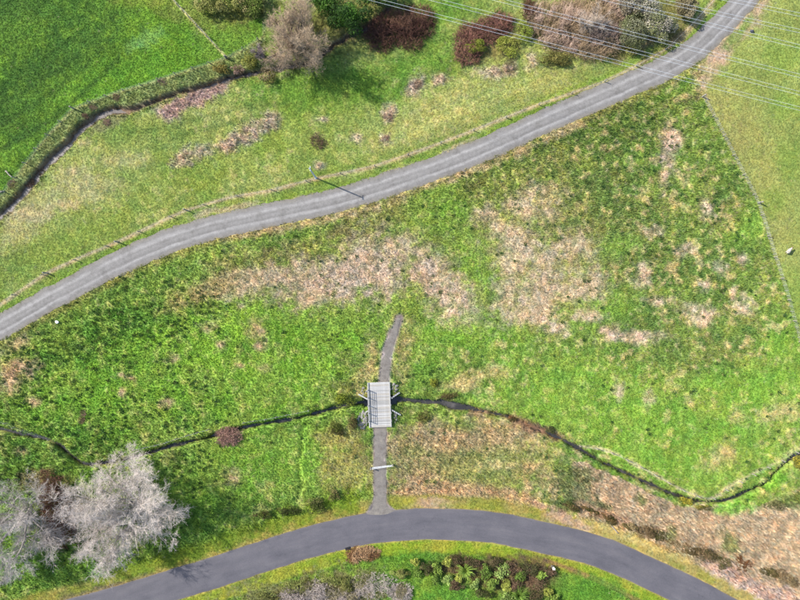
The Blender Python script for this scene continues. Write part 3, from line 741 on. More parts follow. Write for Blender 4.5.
scatter('green_rushes', np.stack([(p - 400) * S, (300 - q) * S, samp(Z, p, q)], 1), np.where(RNG.uniform(size=n_) < .75, 4, 5),
        np.stack([RNG.normal(0, .1, n_), RNG.normal(0, .1, n_), RNG.uniform(0, 6.283, n_)], 1),
        np.stack([ww, ww, RNG.uniform(.28, .6, n_)], 1), col, 'small dark green rush and weed clumps dotted through the damp pasture', 'rushes')

# ------------------------------------------------------------------ woody plants
def tubes(p0, p1, r0, r1, n=3):
    p0, p1 = np.asarray(p0, float), np.asarray(p1, float)
    d = p1 - p0; L = np.linalg.norm(d, axis=1)[:, None] + 1e-9; d = d / L
    up = np.where(np.abs(d[:, 2:3]) < .9, [[0, 0, 1.0]], [[1.0, 0, 0]])
    u = np.cross(up, d); u /= np.linalg.norm(u, axis=1)[:, None]; v = np.cross(d, u)
    a = np.arange(n) / n * 2 * math.pi
    ring = u[:, None] * np.cos(a)[None, :, None] + v[:, None] * np.sin(a)[None, :, None]
    A = p0[:, None] + ring * np.asarray(r0)[:, None, None]; B = p1[:, None] + ring * np.asarray(r1)[:, None, None]
    Vt = np.concatenate([A, B], 1).reshape(-1, 3)
    base = np.arange(len(p0))[:, None] * 2 * n
    k = np.arange(n); k2 = (k + 1) % n
    Fq = np.stack([base + k, base + k2, base + n + k2, base + n + k], -1).reshape(-1, 4)
    return Vt, Fq

def grow(start, dirs, length, rad, nseg, wig, lift, R):
    """a level of branches as polylines; returns points (N, nseg+1, 3) and radii"""
    N = len(start); pts = [start]; d = dirs.copy(); p = start.copy()
    for k in range(nseg):
        d = d + R.normal(0, wig, (N, 3)); d[:, 2] += lift; d /= np.linalg.norm(d, axis=1)[:, None]
        p = p + d * (length / nseg)[:, None]; pts.append(p)
    return np.stack(pts, 1), d

def spawn(pts, dend, length, rad, per, R, lo=.25, ang=.75, lenf=.6, flat=0.0):
    N, m, _ = pts.shape
    t = R.uniform(lo, 1.0, (N, per)); x = t * (m - 1); i = np.minimum(x.astype(int), m - 2); f = x - i
    ar = np.arange(N)[:, None]
    st = pts[ar, i] * (1 - f[..., None]) + pts[ar, i + 1] * f[..., None]
    dr_ = pts[ar, i + 1] - pts[ar, i]; dr_ /= np.linalg.norm(dr_, axis=-1)[..., None] + 1e-9
    dv = dr_ + R.normal(0, ang, (N, per, 3)); dv[..., 2] += flat; dv /= np.linalg.norm(dv, axis=-1)[..., None]
    ln_ = length[:, None] * lenf * R.uniform(.6, 1.3, (N, per)) * (1.15 - .5 * t)
    rd = np.maximum(rad[:, None] * (1 - .75 * t) * .6, .008)
    return st.reshape(-1, 3), dv.reshape(-1, 3), ln_.ravel(), rd.ravel()

def polyl_mesh(pts, rad, n, tip=.35):
    N, m, _ = pts.shape
    t = np.linspace(1, tip, m)
    r = rad[:, None] * t[None]
    return tubes(pts[:, :-1].reshape(-1, 3), pts[:, 1:].reshape(-1, 3), r[:, :-1].ravel(), r[:, 1:].ravel(), n)

def vcol(n, rgb, R, per=1, var=.2):
    k = R.uniform(1 - var, 1 + var, (n // per + 1, 1)).repeat(per, 0)[:n]
    return np.clip(np.asarray(rgb)[None] * k, 0, 1)

def bare_tree(name, label, p, q, stems, height, spread, rgb, rgb_trunk, seed, per=(7, 6, 6, 5), tw=.018, group=None, lean=(0, 0), start=.05):
    """leafless tree: a short trunk, stems, big limbs each a part, and a mass of fine twigs"""
    R = np.random.default_rng(seed)
    t = thing(name, label, 'tree', G(p, q), 0, group)
    # trunk
    tp = np.array([[[0, 0, -.4], [.05, .03, .4], [.0, .1, 1.1]]]); Vt, Ft = polyl_mesh(tp, np.array([.55]), 8, .8)
    obj('trunk', mesh_np('trunk', Vt, Ft, M_twig, True, vcol(len(Vt), rgb_trunk, R)), t)
    a = np.linspace(0, 6.283, stems, endpoint=False) + R.uniform(-.3, .3, stems)
    out = np.where(np.arange(stems) % 3 == 1, R.uniform(.1, .5, stems), R.uniform(.7, 1.25, stems)) * spread / height
    dirs = np.stack([np.cos(a) * out + lean[0], np.sin(a) * out + lean[1], np.ones(stems)], 1); dirs /= np.linalg.norm(dirs, axis=1)[:, None]
    L0 = np.full(stems, math.hypot(height, spread) * .62) * R.uniform(.8, 1.1, stems); r0 = R.uniform(.16, .26, stems)
    st = np.tile([[0, 0, .8]], (stems, 1)) + R.normal(0, .12, (stems, 3))
    P0, D0 = grow(st, dirs, L0, r0, 6, .13, .03, R)
    s1_, d1_, l1_, q1_ = spawn(P0, D0, L0, r0, per[0], R, .2, .55, .55, .1)
    P1, D1 = grow(s1_, d1_, l1_, q1_, 5, .16, .03, R)
    for k in range(stems):
        Va, Fa = polyl_mesh(P0[k:k + 1], r0[k:k + 1], 6, .25)
        sl = slice(k * per[0], (k + 1) * per[0])
        Vb, Fb = polyl_mesh(P1[sl], q1_[sl], 4, .3)
        Vv = np.vstack([Va, Vb]); obj('limb', mesh_np('limb', Vv, np.vstack([Fa, Fb + len(Va)]), M_twig, True, vcol(len(Vv), rgb_trunk, R, 8)), t)
    s2_, d2_, l2_, q2_ = spawn(P1, D1, l1_, q1_, per[1], R, .15, .65, .55, .05)
    q2_ = np.maximum(q2_, tw * 1.5); P2, D2 = grow(s2_, d2_, l2_, q2_, 4, .2, .02, R)
    s3_, d3_, l3_, q3_ = spawn(P2, D2, l2_, q2_, per[2], R, .1, .7, .6, .03)
    q3_ = np.maximum(q3_ * 0 + tw, tw); P3, D3 = grow(s3_, d3_, np.maximum(l3_, .6), q3_, 3, .22, .02, R)
    ms = [polyl_mesh(P2, q2_, 3, .5), polyl_mesh(P3, q3_, 3, .5)]
    if per[3]:
        s4_, d4_, l4_, q4_ = spawn(P3, D3, l3_, q3_, per[3], R, .1, .8, .7, .02)
        P4, D4 = grow(s4_, d4_, np.clip(l4_, .45, 1.4), q4_, 2, .25, .02, R); ms.append(polyl_mesh(P4, q4_ * 0 + tw * .8, 3, .5))
    Vv = np.vstack([m_[0] for m_ in ms]); off = np.cumsum([0] + [len(m_[0]) for m_ in ms]); Fv = np.vstack([m_[1] + o_ for m_, o_ in zip(ms, off)])
    tag(obj('crown', mesh_np('crown', Vv, Fv, M_twig, False, vcol(len(Vv), rgb, R, 6, .22)), t), kind='stuff')
    return t

def thicket(name, label, cat, outline, height, n, rgb, seed, tw=.02, per=4, dome=.6, group=None, rgb2=None, arch=.5):
    """leafless bramble or scrub: stems rooted over an outline, arching over one another"""
    R = np.random.default_rng(seed); poly = np.array(outline, float)
    c = poly.mean(0); t = thing(name, label, cat, G(*c), 0, group)
    bb0, bb1 = poly.min(0), poly.max(0); pts = []
    while len(pts) < n:
        xy = R.uniform(bb0, bb1)
        ins = False; j = len(poly) - 1
        for i in range(len(poly)):
            if (poly[i, 1] > xy[1]) != (poly[j, 1] > xy[1]) and xy[0] < (poly[j, 0] - poly[i, 0]) * (xy[1] - poly[i, 1]) / (poly[j, 1] - poly[i, 1]) + poly[i, 0]: ins = not ins
            j = i
        if ins: pts.append(xy)
    pts = np.array(pts)
    de, _, _ = pdist(pts[:, 0], pts[:, 1], np.vstack([poly, poly[:1]]))
    hh_ = height * (1 - dome + dome * sstep(0, max(6, .45 * (bb1 - bb0).min()), de)) * R.uniform(.7, 1.1, n) * (.65 + .7 * fbm(pts[:, 0], pts[:, 1], 9, 2, seed))
    w_ = np.stack([(pts[:, 0] - c[0]) * S, (c[1] - pts[:, 1]) * S, np.full(n, -.15)], 1)
    dv = np.stack([R.normal(0, arch, n), R.normal(0, arch, n), np.ones(n)], 1); dv /= np.linalg.norm(dv, axis=1)[:, None]
    P0, D0 = grow(w_, dv, hh_, np.full(n, tw * 1.6), 3, .2, -.05, R)
    L = hh_
    s_, d_2, l_, q_ = spawn(P0, D0, L, np.full(n, tw * 2), per, R, .3, .8, .55, .1)
    P1, D1 = grow(s_, d_2, np.clip(l_, .3, 1.6), q_, 2, .3, 0, R)
    Va, Fa = polyl_mesh(P0, np.full(n, tw * 1.6), 3, .5)
    obj('stems', mesh_np('stems', Va, Fa, M_twig, False, vcol(len(Va), rgb, R, 18, .25)), t)['kind'] = 'stuff'
    Vb, Fb = polyl_mesh(P1, np.full(len(P1), tw), 3, .5); cc = vcol(len(Vb), rgb, R, 12, .3)
    if rgb2 is not None:
        f = (fbm((Vb[:, 0] + 50) * 5, (Vb[:, 1] + 50) * 5, 14, 2, seed + 9) > .52)[:, None]; cc = np.where(f, cc * np.asarray(rgb2)[None] / np.asarray(rgb)[None], cc)
    obj('twigs', mesh_np('twigs', Vb, Fb, M_twig, False, cc), t)['kind'] = 'stuff'
    return t

def leaf_mesh(lobes, n, size, rgb, R, var=.3, rgb2=None, up=.5):
    """leaf-sized faces over the volume of several lobes [(x, y, z, rx, ry, rz)]"""
    lb = np.array(lobes); vol = lb[:, 3] * lb[:, 4] + lb[:, 4] * lb[:, 5]; pk = R.choice(len(lb), n, p=vol / vol.sum())
    d = R.normal(0, 1, (n, 3)); d[:, 2] = np.abs(d[:, 2]) * .9 - .15; d /= np.linalg.norm(d, axis=1)[:, None]
    rr = R.uniform(.35, 1.0, n) ** .45
    c = lb[pk, :3] + d * lb[pk, 3:] * rr[:, None]
    nn = d * .8 + R.normal(0, .6, (n, 3)); nn[:, 2] += up; nn /= np.linalg.norm(nn, axis=1)[:, None]
    u = np.cross(nn, R.normal(0, 1, (n, 3))); u /= np.linalg.norm(u, axis=1)[:, None]; v = np.cross(nn, u)
    s = (size * R.uniform(.6, 1.4, n))[:, None]
    Vv = np.stack([c - u * s, c + v * s * .5 + nn * s * .1, c + u * s, c - v * s * .5 + nn * s * .1], 1).reshape(-1, 3)
    Fv = np.arange(4 * n).reshape(n, 4)
    k = R.uniform(1 - var, 1 + var, n) * R.uniform(.75, 1.25, len(lb))[pk]
    cc = np.asarray(rgb)[None] * k[:, None]
    if rgb2 is not None:
        f = (R.uniform(size=len(lb)) < .4)[pk] | (R.uniform(size=n) < .12); cc = np.where(f[:, None], np.asarray(rgb2)[None] * k[:, None], cc)
    return Vv, Fv, np.clip(cc, 0, 1).repeat(4, 0)

def lobes_for(rx, ry, h, n, R, zlo=.25):
    out = []
    for k in range(n):
        a = R.uniform(0, 6.283); f = math.sqrt(R.uniform(0, .75)); s = R.uniform(.28, .46)
        zt = h * (zlo + (.72 - zlo) * R.uniform(.3, 1) * (1 - .45 * f * f))
        out.append((rx * f * math.cos(a), ry * f * math.sin(a), zt, rx * s, ry * s, h * R.uniform(.2, .34)))
    out.append((0, 0, h * .5, rx * .6, ry * .6, h * .42))
    return out

def shrub(name, label, cat, p, q, rx, ry, h, rgb, seed, n=1600, leaf=.13, rgb2=None, nl=9, rot=0.0, group=None, gain=1.5):
    """leafy shrub: crown of separate leaves on forked stems; rx, ry in map units"""
    R = np.random.default_rng(seed)
    t = thing(name, label, cat, G(p, q), math.radians(-rot), group)
    k = S * H_CAM / (H_CAM - 0) / S * S
    lb = lobes_for(rx * k * .95, ry * k * .95, h, nl, R)
    Vv, Fv, cc = leaf_mesh(lb, n, leaf, rgb, R, .32, rgb2); cc = np.clip(cc * gain, 0, .9)
    tag(obj('crown', mesh_np('crown', Vv, Fv, M_leaf, False, cc), t), kind='stuff')
    ns = min(7, len(lb)); ends = np.array([l[:3] for l in lb[-ns:]])
    mp_ = np.stack([np.tile([[0, 0, -.25]], (ns, 1)), ends * [[.4, .4, .5]] + R.normal(0, .08, (ns, 3)), ends], 1)
    Vs, Fs = polyl_mesh(mp_, np.full(ns, .04 + .02 * h), 5, .4)
    tr = 'trunk' if cat == 'tree' else 'stem'
    obj(tr, mesh_np(tr, Vs, Fs, M_twig, True, vcol(len(Vs), alb(120, 104, 88), R)), t)
    return t

def rosette(name, label, p, q, r, h, rgb, seed, n=70, group=None, trunk=0.0):
    """flax-like or palm-like plant: sword leaves radiating from the centre, each curving over"""
    R = np.random.default_rng(seed); t = thing(name, label, 'plant', G(p, q), R.uniform(0, 6.283), group)
    a = R.uniform(0, 6.283, n); el = R.uniform(.15, 1.45, n); L = r * S * R.uniform(.45, 1.0, n) * 1.1; w = R.uniform(.06, .11, n)
    V = []; F = []; cc = []
    for k in range(n):
        dx, dy = math.cos(a[k]), math.sin(a[k]); e = el[k]; prev = np.array([0, 0, trunk]); i = len(V); ks = R.uniform(.7, 1.3)
        for j, f in enumerate((0, .35, .7, 1.0)):
            hor = L[k] * f * math.cos(e) + L[k] * .25 * f * f; ver = trunk + h * f * math.sin(e) - .45 * h * f * f * (1.2 - math.sin(e))
            ww = w[k] * (1 - .85 * f) + .01
            V += [(dx * hor - dy * ww, dy * hor + dx * ww, max(ver, .03)), (dx * hor, dy * hor, max(ver, .03) - ww * .5), (dx * hor + dy * ww, dy * hor - dx * ww, max(ver, .03))]
            cc += [np.asarray(rgb) * ks * (.8 + .4 * f)] * 3
        for j in range(3):
            o_ = i + j * 3
            F += [(o_, o_ + 1, o_ + 4, o_ + 3), (o_ + 1, o_ + 2, o_ + 5, o_ + 4)]
    tag(obj('leaves', mesh_np('leaves', V, np.array(F), M_leaf, False, np.clip(np.array(cc), 0, 1)), t), kind='stuff')
    tp = np.array([[[0, 0, -.2], [.02, .0, trunk * .5 + .05], [0, 0, trunk + .15]]]); Vs, Fs = polyl_mesh(tp, np.array([.12]), 6, .7)
    obj('stem', mesh_np('stem', Vs, Fs, M_twig, True, vcol(len(Vs), alb(120, 100, 76), R)), t)
    return t

GREY = 1.7 * alb(212, 199, 189); GREYT = 1.25 * alb(206, 194, 182); TAN = 1.5 * alb(192, 168, 140); RED = 1.6 * alb(136, 96, 84); DRED = 1.55 * alb(112, 80, 68); OLV = alb(120, 122, 62)
# bare trees by the sealed road
bare_tree('bare_tree', 'broad pale grey leafless tree spreading over the bank beside the sealed road', 143, 502, 15, 7.4, 16.5, GREY, GREYT, 101, (9, 8, 6, 6), .0135, lean=(-.14, .04))
bare_tree('bare_tree', 'grey leafless tree cut off by the left edge, next to the reddish scrub', 30, 514, 11, 8.5, 13.5, 1.6 * alb(200, 189, 181), 1.2 * alb(196, 186, 176), 102, (8, 8, 6, 6), .0135)
bare_tree('bare_tree', 'tan brown leafless tree overhanging the upper creek', 298, 48, 12, 7.0, 11.0, TAN, alb(186, 172, 154), 103, (8, 7, 6, 4), .018)
bare_tree('bare_tree', 'small grey dead tree between the yellow bushes at the creek fence', 262, 56, 4, 3.0, 1.8, alb(190, 172, 170), alb(180, 166, 164), 104, (5, 5, 4, 0), .018)
thicket('reddish_scrub', 'reddish brown leafless scrub between the two big grey trees', 'scrub', [(42, 468), (60, 476), (74, 500), (78, 530), (66, 548), (48, 540), (40, 500)], 2.6, 900, 1.4 * alb(146, 104, 86), 110, .017, 5)
thicket('dark_scrub', 'dense dark maroon scrub mound on the far side of the upper creek', 'scrub', [(366, 40), (362, 32), (378, 18), (394, 8), (412, 4), (432, 8), (436, 22), (432, 36), (422, 40), (422, 48), (410, 50), (398, 48), (384, 52), (372, 50)], 2.6, 1500, DRED, 111, .02, 6, .55, rgb2=1.6 * alb(130, 98, 80))
thicket('red_scrub', 'reddish brown scrub mound with yellow bushes at its foot under the cables', 'scrub', [(454, 36), (462, 26), (480, 20), (500, 12), (512, 18), (514, 28), (500, 42), (484, 46), (478, 64), (464, 66), (454, 58)], 2.4, 1100, RED, 112, .02, 6, .55, rgb2=1.6 * alb(156, 112, 96))
thicket('tan_scrub', 'large tan and mauve leafless thicket between road and cables', 'scrub', [(528, 12), (540, 4), (570, 2), (600, -6), (624, -8), (622, 20), (616, 48), (606, 60), (580, 60), (562, 52), (546, 50), (540, 40), (530, 34), (522, 22)], 3.4, 2200, 1.7 * alb(172, 148, 118), 113, .02, 6, .5, rgb2=1.7 * alb(202, 174, 154))
thicket('tan_scrub', 'small rusty brown thicket beside the top edge left of the large tan thicket', 'scrub', [(523, 2), (530, 0), (534, 12), (530, 24), (524, 16)], 2.2, 160, alb(134, 96, 78), 114, .02, 6, .4)
bare_tree('bare_tree', 'slim pale leafless tree standing out of the large tan thicket', 588, 34, 5, 5.5, 4.2, 1.5 * alb(196, 178, 160), alb(204, 190, 176), 105, (5, 5, 5, 3), .018)
thicket('twiggy_bush', 'pinkish brown twiggy bush growing over the dark creek', 'bush', [(216, 440), (218, 430), (228, 426), (240, 430), (243, 438), (236, 444), (224, 446)], 1.6, 520, 1.5 * alb(182, 144, 128), 115, .016, 5, .5)
thicket('twiggy_bush', 'dark brown twiggy bush alone on the bank above the pole', 'bush', [(310, 138), (316, 134), (325, 138), (328, 146), (320, 150), (312, 146)], 1.2, 220, 1.4 * alb(140, 116, 94), 116, .016, 5, .5)

# evergreens and leafy shrubs along the upper creek
DG = alb(56, 86, 36); MG = alb(84, 124, 44); YG = alb(150, 160, 62); YG2 = alb(176, 178, 84); GG = alb(146, 146, 116); PALE = alb(186, 178, 160)
shrub('evergreen_tree', 'dark evergreen tree at the top edge beside the tan leafless tree', 'tree', 352, 24, 21, 18, 6.6, DG, 201, 6500, .16, MG, 16)
shrub('evergreen_tree', 'dark evergreen tree at the top edge just left of the creek and cables', 'tree', 377, 4, 20, 17, 6.2, alb(62, 92, 42), 202, 4200, .16, alb(92, 128, 52), 14)
shrub('evergreen_tree', 'evergreen tree at the top edge directly behind the tan leafless tree', 'tree', 322, 8, 18, 15, 6.2, alb(72, 104, 40), 203, 3800, .16, MG, 14)
shrub('hedge_shrub', 'yellow green shrub at the top edge, leftmost of the shaggy row', 'shrub', 212, 8, 15, 12, 3.0, alb(150, 156, 78), 204, 2600, .14, alb(176, 170, 104), 12)
shrub('hedge_shrub', 'yellow green shrub in the middle of the shaggy row at the top edge', 'shrub', 232, 4, 14, 14, 3.4, alb(134, 150, 66), 205, 2600, .14, alb(168, 166, 92), 12)
shrub('hedge_shrub', 'olive green shrub at the right end of the shaggy row, touching the tan tree', 'shrub', 254, 6, 13, 13, 3.4, alb(118, 136, 60), 206, 2600, .14, alb(160, 150, 96), 12)
shrub('creek_bush', 'round yellowish olive bush on the creek bank at the fence corner', 'bush', 223, 71, 9, 8, 1.7, alb(156, 142, 70), 207, 1200, .11, alb(120, 110, 52))
shrub('creek_bush', 'yellow green bush wrapped round the small grey dead tree', 'bush', 251, 58, 10, 12, 2.2, alb(158, 156, 70), 208, 1500, .12, alb(120, 122, 56))
shrub('creek_bush', 'pinkish brown low bush between the two yellow creek bushes', 'bush', 238, 70, 8, 5, 1.2, alb(176, 146, 128), 209, 800, .1, alb(132, 108, 88))
shrub('creek_bush', 'small dark bush in the creek under the tan leafless tree', 'bush', 268, 78, 9, 8, 1.5, alb(120, 116, 58), 210, 900, .12, alb(170, 150, 110))
shrub('gorse_bush', 'yellow green bush at the lower left foot of the reddish scrub', 'bush', 473, 50, 12, 9, 1.8, alb(142, 150, 56), 211, 1600, .11, YG)
shrub('gorse_bush', 'bright yellow green bush between the reddish scrub and the tan thicket', 'bush', 506, 48, 16, 11, 2.0, YG, 212, 2200, .11, YG2, 12)
shrub('gorse_bush', 'small yellow green bush below the second pair of cables left of the tan thicket', 'bush', 524, 34, 9, 12, 1.8, alb(140, 156, 64), 213, 1300, .11, YG)
shrub('olive_bush', 'dark olive bush at the lower edge of the large tan thicket', 'bush', 556, 60, 20, 8, 1.8, alb(112, 108, 54), 214, 2200, .12, alb(140, 132, 70), 12)
for k, (p_, q_, rx_, ry_, lab, c1_, c2_) in enumerate([
        (629, 34, 17, 18, 'grey green tree left in the clump beside the gravel road bend', alb(112, 116, 78), GG),
        (644, 12, 18, 17, 'grey green tree at the top edge in the clump by the road bend', GG, PALE),
        (658, 31, 17, 15, 'pale flecked grey green tree at the road end of the clump', alb(132, 136, 92), PALE),
        (678, 13, 13, 14, 'olive brown tree nearest the gravel road at the top edge', alb(118, 108, 76), alb(160, 148, 116)),
        (628, 6, 15, 14, 'mottled grey tree behind the clump at the top edge', alb(136, 126, 104), PALE)]):
    shrub('grey_green_tree', lab, 'tree', p_, q_, rx_, ry_, 4.2, 1.15 * c1_, 220 + k, 4200, .14, c2_, 14, group='trees at the gravel road bend')
shrub('low_bush', 'low brown green bush below the clump next to the sheep track', 'bush', 634, 52, 9, 5, 1.2, alb(118, 112, 62), 226, 900, .11, alb(150, 150, 80))

# shrubs along the dark creek, the bridge and the lower fence
shrub('bridge_bush', 'dark green bush with yellow tips on the creek bank left of the bridge', 'bush', 342, 398, 13, 9, 1.7, alb(84, 104, 40), 230, 1700, .11, alb(172, 186, 62), 12, gain=1.0)
shrub('bridge_bush', 'dark brown green bush below the creek, left of the bridge approach', 'bush', 339, 427, 9, 9, 1.5, alb(92, 84, 46), 231, 1200, .11, alb(124, 134, 56), 10, gain=1.0)
shrub('bridge_bush', 'brown green bush against the riprap at the lower left bridge corner', 'bush', 354, 422, 7, 9, 1.4, alb(104, 92, 56), 232, 900, .11, alb(150, 140, 84), 9, gain=1.0)
shrub('bridge_bush', 'small yellow green bush on the bank right of the bridge', 'bush', 433, 383, 6, 5, 1.0, alb(166, 172, 60), 233, 600, .1, alb(110, 116, 48), gain=1.0)
shrub('bridge_bush', 'low brown bush on the north bank right of the bridge', 'bush', 447, 395, 11, 5, 1.0, alb(110, 92, 60), 234, 900, .1, alb(140, 128, 76), gain=1.0)
shrub('bridge_bush', 'low olive bush on the south bank right of the bridge', 'bush', 425, 417, 10, 6, 1.0, alb(128, 126, 64), 235, 900, .1, alb(160, 160, 84), gain=1.0)
shrub('fence_bush', 'dark olive bush on the lower bank, above the verge and left of the driveway', 'bush', 318, 503, 13, 9, 1.7, alb(86, 98, 44), 236, 1500, .11, alb(140, 136, 80), 10, gain=1.05)
shrub('fence_bush', 'brown and green bush in the same lower bank, the leftmost one', 'bush', 264, 513, 10, 5, 1.3, alb(106, 94, 56), 237, 900, .11, alb(120, 132, 56), 8, gain=1.05)
shrub('fence_bush', 'low dark bush in the lower bank between its two neighbours', 'bush', 290, 510, 12, 5, 1.3, alb(82, 92, 44), 238, 1000, .11, alb(112, 108, 60), 8, gain=1.05)
shrub('fence_bush', 'bushy olive plant nearest the driveway on the lower bank', 'bush', 334, 494, 7, 8, 1.3, alb(122, 122, 66), 239, 900, .11, alb(166, 154, 96), 8, gain=1.05)
shrub('gorse_bush', 'yellow flowering bush on the bank of the right hand creek bend', 'bush', 686, 501, 8, 6, 1.2, alb(190, 176, 62), 240, 900, .1, alb(112, 116, 46))
shrub('gorse_bush', 'bushy yellow green plant on the creek at the right edge', 'bush', 797, 461, 8, 7, 1.5, alb(196, 182, 66), 241, 900, .1, alb(130, 128, 52))
shrub('low_bush', 'dark bush in the creek just below the yellow flowering bush', 'bush', 700, 507, 9, 4, 1.0, alb(100, 96, 44), 242, 700, .1, alb(150, 140, 64))
shrub('low_bush', 'brown green bush on the straw slope below the right hand creek', 'bush', 772, 505, 12, 6, 1.3, alb(124, 124, 76), 243, 1100, .11, alb(158, 144, 104))
shrub('low_bush', 'rusty low bush on the creek bank right of the pool', 'bush', 512, 420, 7, 4, .9, alb(146, 104, 66), 244, 600, .1, alb(104, 92, 56))
shrub('low_bush', 'dark low bush beside the creek halfway to the pale fence line', 'bush', 551, 430, 6, 4, .9, alb(84, 90, 50), 245, 500, .1)
BR = [(612, 518, 9, 5), (628, 523, 9, 5), (643, 531, 9, 6), (660, 536, 10, 6), (676, 543, 10, 6), (692, 549, 10, 6), (708, 556, 10, 6), (724, 562, 10, 7), (738, 565, 10, 8), (771, 573, 10, 6), (786, 578, 11, 6), (570, 505, 8, 4), (590, 511, 8, 4)]
names = ['leftmost but two', 'fourth from the left', 'fifth from the left', 'sixth from the left', 'seventh from the left', 'eighth from the left', 'ninth from the left', 'beside the orange one', 'orange brown and largest', 'right of the gap', 'at the right hand end', 'at the left hand end', 'second from the left']
for k, ((p_, q_, rx_, ry_), w_) in enumerate(zip(BR, names)):
    c1_ = [alb(156, 128, 80), alb(136, 122, 74), alb(170, 142, 102), alb(122, 122, 66)][k % 4]; c2_ = [alb(104, 102, 56), alb(190, 166, 118), alb(120, 102, 66)][k % 3]
    if k == 8: c1_, c2_ = alb(176, 120, 70), alb(140, 96, 66)
    shrub('roadside_bramble', 'brown bramble in the row between straw slope and sealed road, ' + w_, 'bramble', p_ + RNG.uniform(-3, 3), q_ + RNG.uniform(-3, 2), rx_ * RNG.uniform(.95, 1.5), ry_ * RNG.uniform(.8, 1.5), RNG.uniform(.8, 1.6), c1_, 250 + k, 1500, .1, c2_, 9, 22, 'brambles along the sealed road', .95)

# planted bed below the sealed road
FX = [(437, 566, 8), (448, 562, 7), (436, 577, 6), (447, 578, 6), (465, 569, 9), (459, 576, 6), (484, 571, 9), (502, 569, 9), (491, 582, 7), (506, 584, 7), (521, 577, 8), (475, 583, 6), (541, 575, 6), (547, 590, 6), (518, 594, 9), (505, 597, 9), (553, 597, 7), (415, 560, 6), (418, 572, 5)]
fl_lab = ['leftmost large one near the verge', 'yellowish one at the verge', 'small one below the leftmost large one', 'small one near the bare soil', 'round bright one in the verge row', 'small one tucked under the round bright one', 'bushy one right of the round bright one',
          'bright one above the middle', 'one in the second row', 'right one of the second row', 'single one in the brown shrubs', 'small one at the grass edge', 'small one next to the white marker', 'one near the right end of the bed', 'large one at the bottom edge', 'pale one at the bottom edge', 'lowest one at the right end', 'small one at the left end of the bed', 'tiny one beside the bare twigs']
for k, ((p_, q_, r_), w_) in enumerate(zip(FX, fl_lab)):
    rgb_ = [alb(140, 164, 72), alb(166, 172, 78), alb(118, 146, 62), alb(150, 172, 92)][k % 4]
    if k in (4, 14): rosette('flax_plant', 'yellow green spiky plant in the bed, ' + w_, p_, q_, r_ * 1.15, 1.9, 1.7 * rgb_, 300 + k, 120, 'leafy plants in the bed below the road', .4)
    else: shrub('round_shrub', 'yellow green leafy plant in the bed, ' + w_, 'plant', p_, q_, r_ * RNG.uniform(.8, 1.1), r_ * RNG.uniform(.8, 1.1), RNG.uniform(1.1, 1.8), rgb_, 300 + k, 620, .15, .8 * rgb_, 9, 0, 'leafy plants in the bed below the road', 1.6)
BS = [(457, 558, 9, 5), (474, 562, 9, 6), (493, 561, 8, 5), (512, 566, 8, 6), (529, 568, 9, 7), (540, 584, 9, 8), (533, 596, 8, 8), (549, 571, 7, 6), (427, 566, 6, 6), (456, 585, 8, 5), (485, 592, 8, 5), (514, 584, 6, 6)]
bs_lab = ['at the verge near its left end', 'at the verge above the round bright flax', 'at the verge in the middle', 'at the verge right of the middle', 'large and dark at the right', 'dark one below the white marker', 'darkest at the bottom edge', 'touching the white marker', 'at the far left', 'low one at the grass edge', 'low one at the bottom middle', 'reddish one among the flax']
for k, ((p_, q_, rx_, ry_), w_) in enumerate(zip(BS, bs_lab)):
    shrub('brown_shrub', 'brown shrub in the planted bed, ' + w_, 'shrub', p_, q_, rx_ * 1.2, ry_ * 1.2, 1.4, [alb(118, 98, 72), alb(98, 98, 60), alb(126, 110, 80)][k % 3], 330 + k, 1000, .1, [alb(84, 88, 48), alb(140, 112, 88)][k % 2], 8, 0, 'brown shrubs in the planted bed', 1.2)
DB = [(372, 584, 26, 13), (318, 590, 20, 12), (293, 596, 14, 10), (346, 598, 16, 8), (400, 592, 12, 10)]
db_lab = ['pale dead twiggy shrub below the brown heap', 'pale dead twiggy shrub left of the brown heap', 'leftmost grey twiggy shrub at the bottom edge', 'grey twiggy shrub at the bottom edge between its neighbours', 'grey mauve twiggy shrub right of the brown heap']
for k, ((p_, q_, rx_, ry_), w_) in enumerate(zip(DB, db_lab)):
    a_ = np.linspace(0, 6.283, 9)[:-1]
    thicket('dead_shrub', w_, 'shrub', [(p_ + rx_ * math.cos(x), q_ + ry_ * math.sin(x)) for x in a_], 2.0, 420, 1.5 * alb(200, 186, 176), 360 + k, .017, 5, .5, rgb2=1.5 * alb(160, 150, 112))
for k, (p_, q_, rx_, ry_, w_) in enumerate([(300, 586, 18, 10, 'olive green shrub left of the dead twigs below the road'), (268, 597, 14, 7, 'leftmost olive shrub at the bottom edge below the road'), (346, 584, 9, 8, 'bushy olive green shrub between the dead twiggy shrubs'), (330, 578, 16, 6, 'long low olive shrub along the verge above the dead twigs'), (400, 572, 10, 6, 'pale green shrub right of the brown heap at the verge')]):
    shrub('olive_shrub', w_, 'shrub', p_, q_, rx_, ry_, 1.4, alb(122, 122, 66), 380 + k, 1500, .11, alb(150, 156, 84), 10)

